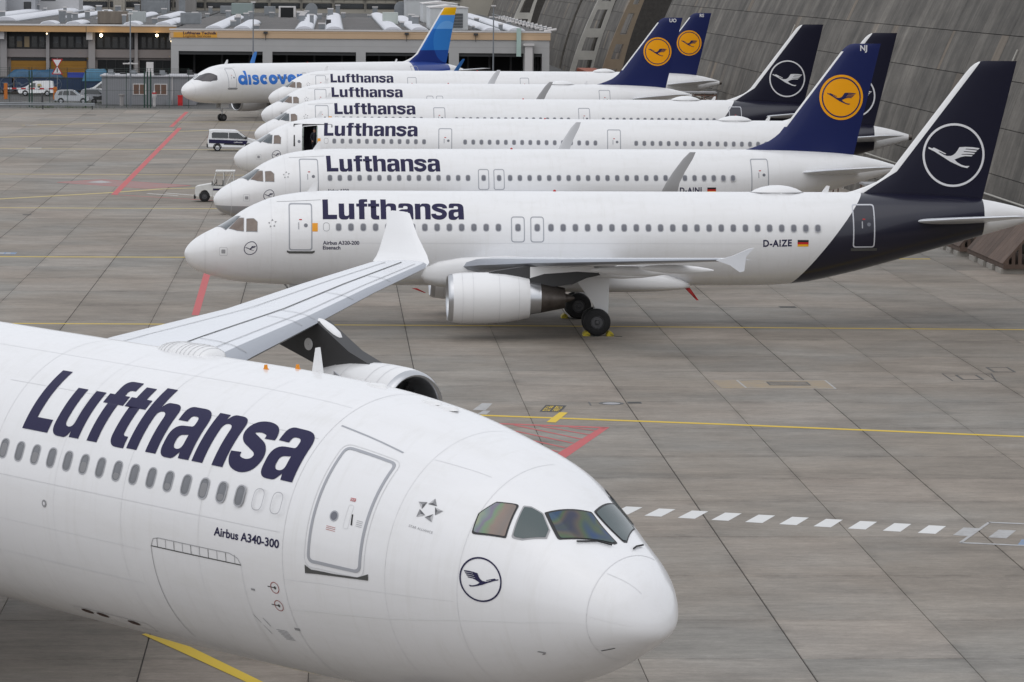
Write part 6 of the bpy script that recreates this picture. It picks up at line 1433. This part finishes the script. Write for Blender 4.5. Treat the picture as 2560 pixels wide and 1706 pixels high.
c = vehicle('parked_car', (-27.6, 427, 0), R(4), 'grey car mostly hidden behind the silver people carrier', 'car', 4.2, 1.7, CAR, .95, M('grey_car_paint', (.30, .31, .33), .3, metal=.3, coat=.4), [('side_glass', [(-1.5, 1.02), (.6, .99), (.10, 1.47), (-1.3, 1.46)], m_car_glass)], (-1.28, 1.30), .31, 'vehicles parked in the yard'); screen(c, (1.06, 1.0), (.38, 1.50), .70, .60)
c = vehicle('panel_van', (-36.4, 448, 0), math.pi, 'small white panel van with a picture on its side, facing left', 'van', 4.2, 1.75, VAN, 1.08, m_vw, [('side_glass', [(.05, 1.12), (.95, 1.09), (.42, 1.58), (.05, 1.62)], m_car_glass)], (-1.38, 1.32), .32, 'vehicles parked in the yard'); screen(c, (1.24, 1.15), (.46, 1.72), .80, .68)
for pl, mt in (([(-.55, .75), (-.25, .75), (-.22, 1.2), (-.5, 1.25)], M('picture_green', (.10, .16, .12), .6)), ([(-.75, 1.15), (-.15, 1.2), (-.2, 1.5), (-.6, 1.52)], M('picture_yellow', (.55, .45, .25), .6))):
    q = MB(); q.prism(pl, .878, .888, 'xz'); q.build('side_picture', mt, c, 0)
c = vehicle('panel_van', (-27.4, 440, 0), math.pi, 'large white panel van facing left, half hidden by the cabin', 'van', 5.2, 1.95, [(x*1.2, z*1.18) for x, z in VAN], 1.28, m_vw, [('side_glass', [(.1, 1.32), (1.15, 1.29), (.5, 1.86), (.1, 1.9)], m_car_glass)], (-1.65, 1.6), .34, 'vehicles parked in the yard'); screen(c, (1.48, 1.36), (.54, 2.02), .86, .74)
c = vehicle('parked_car', (-25.0, 433.5, 0), math.pi, 'black car in front of the large white van', 'car', 4.3, 1.75, CAR, .95, M('black_car_paint', (.012, .012, .014), .25, coat=.6), [('side_glass', [(-1.5, 1.02), (.6, .99), (.10, 1.47), (-1.3, 1.46)], m_car_glass)], (-1.28, 1.30), .31, 'vehicles parked in the yard')
MC = empty('motorcycle', (-26.9, 421.6, 0), R(-8), 'dark motorcycle parked at the nose of the silver car', 'motorcycle')
for x in (-.7, .7): wheel(MC, (x, 0, .32), .32, .12)
mb = MB(); mb.prism([(-.5, .5), (.3, .45), (.55, .85), (.2, 1.0), (-.2, .85), (-.8, .9), (-.85, .8)], -.14, .14, 'xz'); mb.build('body', m_plast, MC, 0)
mb = MB(); mb.tube([(.7, 0, .32), (.45, 0, 1.0)], .04, 6); mb.tube([(.45, -.35, 1.05), (.45, .35, 1.05)], .025, 6); mb.build('fork', m_galv, MC)
mb = MB(); mb.prism([(.5, .95), (.62, 1.0), (.45, 1.3), (.4, 1.28)], -.16, .16, 'xz'); mb.build('screen', m_plast, MC, 0)
# weeds along the far verge
rw = random.Random(11); mb = MB()
for k in range(900):
    x = rw.choice((rw.gauss(-32.2, .8), rw.gauss(-28.5, 1.2), rw.uniform(-36, -15))); y = rw.uniform(407.5, 410.8) if rw.random() > .4 else rw.uniform(424, 426); h = rw.uniform(.08, .35); a = rw.uniform(0, 6.28)
    mb.add([(x, y, -.02), (x+.03*math.cos(a), y+.03*math.sin(a), -.02), (x+.1*math.cos(a+1), y+.1*math.sin(a+1), h)], [(0, 1, 2)])
o = mb.build('weeds', M('weed_green', (.05, .075, .025), .8), None, 0); tag(o, 'low green weeds along the far apron edge', 'weeds', kind='stuff')
# chocks at the nearest jet
m_chk = M('chock_yellow', (.50, .40, .02), .6, var=.2, vscale=6)
for x, y, lb in ((10.97, 153.6, 'yellow wheel chock on the nose side of the near main wheel'), (11.98, 153.55, 'yellow wheel chock on the tail side of the near main wheel'), (10.55, 161.6, 'yellow wheel chock at the far main wheel')):
    q = MB(); q.prism([(x-.16, 0), (x+.16, 0), (x+.14, .10), (x+.04, .19), (x-.04, .19), (x-.14, .10)], y-.32, y+.32, 'xz'); o = q.build('wheel_chock', m_chk, None, 0); tag(o, lb, 'chock', 'yellow wheel chocks')
    q = MB(); q.tube([(x, y-.3, .08), (x+.25, y-.5, .02), (x+.5, y-.52, .02)], .012, 5); q.build('rope', m_wire, o)
# red streamers under the nearest jet belly
for s, z, h in ((22.0, 1.78, .55), (10.0, 1.75, .2)):
    q = MB(); q.prism([(-s+.12, z), (-s-.12, z), (-s-.42, z-h), (-s-.52, z-h)], .9, .93, 'xz'); q.build('safety_flag', m_red, row1, 0)
# person in the open doorway
def person(root, loc, rz):
    t = empty('person', loc, rz, 'person in dark clothes and cap standing in the open front door', 'person')
    V = [(0, 0, .95), (0, 0, 1.12), (0, .01, 1.32), (0, .01, 1.46), (0, .02, 1.54), (0, .045, 1.64), (0, .04, 1.74),
         (.10, 0, .92), (.115, .02, .50), (.12, -.01, .10), (.13, .14, .05), (-.10, 0, .92), (-.115, .04, .50), (-.12, 0, .10), (-.13, .15, .05),
         (.17, .01, 1.42), (.25, -.02, 1.16), (.22, .16, .98), (.20, .26, .95), (-.17, .01, 1.42), (-.26, -.02, 1.16), (-.24, .06, .90), (-.23, .08, .82)]
    E_ = [(0, 1), (1, 2), (2, 3), (3, 4), (4, 5), (5, 6), (0, 7), (7, 8), (8, 9), (9, 10), (0, 11), (11, 12), (12, 13), (13, 14), (3, 15), (15, 16), (16, 17), (17, 18), (3, 19), (19, 20), (20, 21), (21, 22)]
    Rr = [.15, .14, .16, .13, .055, .085, .08, .095, .065, .045, .04, .095, .065, .045, .04, .07, .052, .04, .035, .07, .052, .04, .035]
    me = bpy.data.meshes.new('body'); me.from_pydata(V, E_, []); ob = bpy.data.objects.new('tmp', me); COL.objects.link(ob)
    md = ob.modifiers.new('s', 'SKIN'); sl = me.skin_vertices[0].data
    for i, r in enumerate(Rr): sl[i].radius = (r, r*.8 if i < 5 else r)
    sl[0].use_root = True
    md2 = ob.modifiers.new('u', 'SUBSURF'); md2.levels = 2; md2.render_levels = 2
    dg = bpy.context.evaluated_depsgraph_get(); nm = bpy.data.meshes.new_from_object(ob.evaluated_get(dg)); bpy.data.objects.remove(ob)
    cl = M('dark_workwear', (.016, .018, .026), .8); sk = M('skin', (.42, .25, .18), .55); nm.materials.clear(); nm.materials.append(cl); nm.materials.append(sk)
    for p in nm.polygons:
        c = p.center; p.use_smooth = True
        if c.z > 1.53 or (c.z < .97 and abs(c.x) > .17 and c.z > .75): p.material_index = 1
    body = inst('body', nm, t)
    q = MB(); q.lathe([(1.70, .098), (1.74, .10), (1.80, .085), (1.825, .02)], (0, .035, 0), 'z', 16, 0, False, True); q.prism([(-.07, .12), (.07, .12), (.06, .20), (-.06, .20)], 1.70, 1.715, 'xy'); q.build('cap', cl, t)
    for s in (-1, 1):
        q = MB(); q.lathe([(-.01, .002), (-.006, .008), (0, .010), (.006, .008)], (s*.03, .118, 1.66), 'y', 8); q.build('eye', m_black, t)
    q = MB(); q.prism([(.10, 1.66), (.148, 1.62), (.12, 1.605), (.10, 1.61)], -.012, .012, 'yz'); q.build('nose', sk, t)
    q = MB(); q.box(-.025, .025, .105, .122, 1.578, 1.586); q.build('mouth', M('lips', (.25, .09, .08), .6), t, 0)
    for s in (-1, 1): q = MB(); q.lathe([(-.01, .02), (0, .026), (.01, .02)], (s*.088, .03, 1.64), 'x', 8); q.build('ear', sk, t)
    for s, hx, hy, hz in ((1, .20, .27, .95), (-1, -.23, .085, .80)):
        for k in range(4): q = MB(); q.tube([(hx+s*(k-1.5)*.018, hy, hz), (hx+s*(k-1.5)*.019, hy+.03, hz-.035), (hx+s*(k-1.5)*.018, hy+.035, hz-.07+.006*abs(k-1.5))], [.009, .009, .006], 6); q.build('finger', sk, t)
        q = MB(); q.tube([(hx-s*.03, hy, hz+.02), (hx-s*.05, hy+.03, hz-.01), (hx-s*.045, hy+.045, hz-.035)], [.011, .010, .007], 6); q.build('thumb', sk, t)
    return t
ca, sa = math.cos(-.0264), math.sin(-.0264); s_, t_ = 5.33, 1.15
person(None, (-6.40+s_*ca+t_*sa, 237.7+s_*sa-t_*ca, 3.5), math.pi+.25)
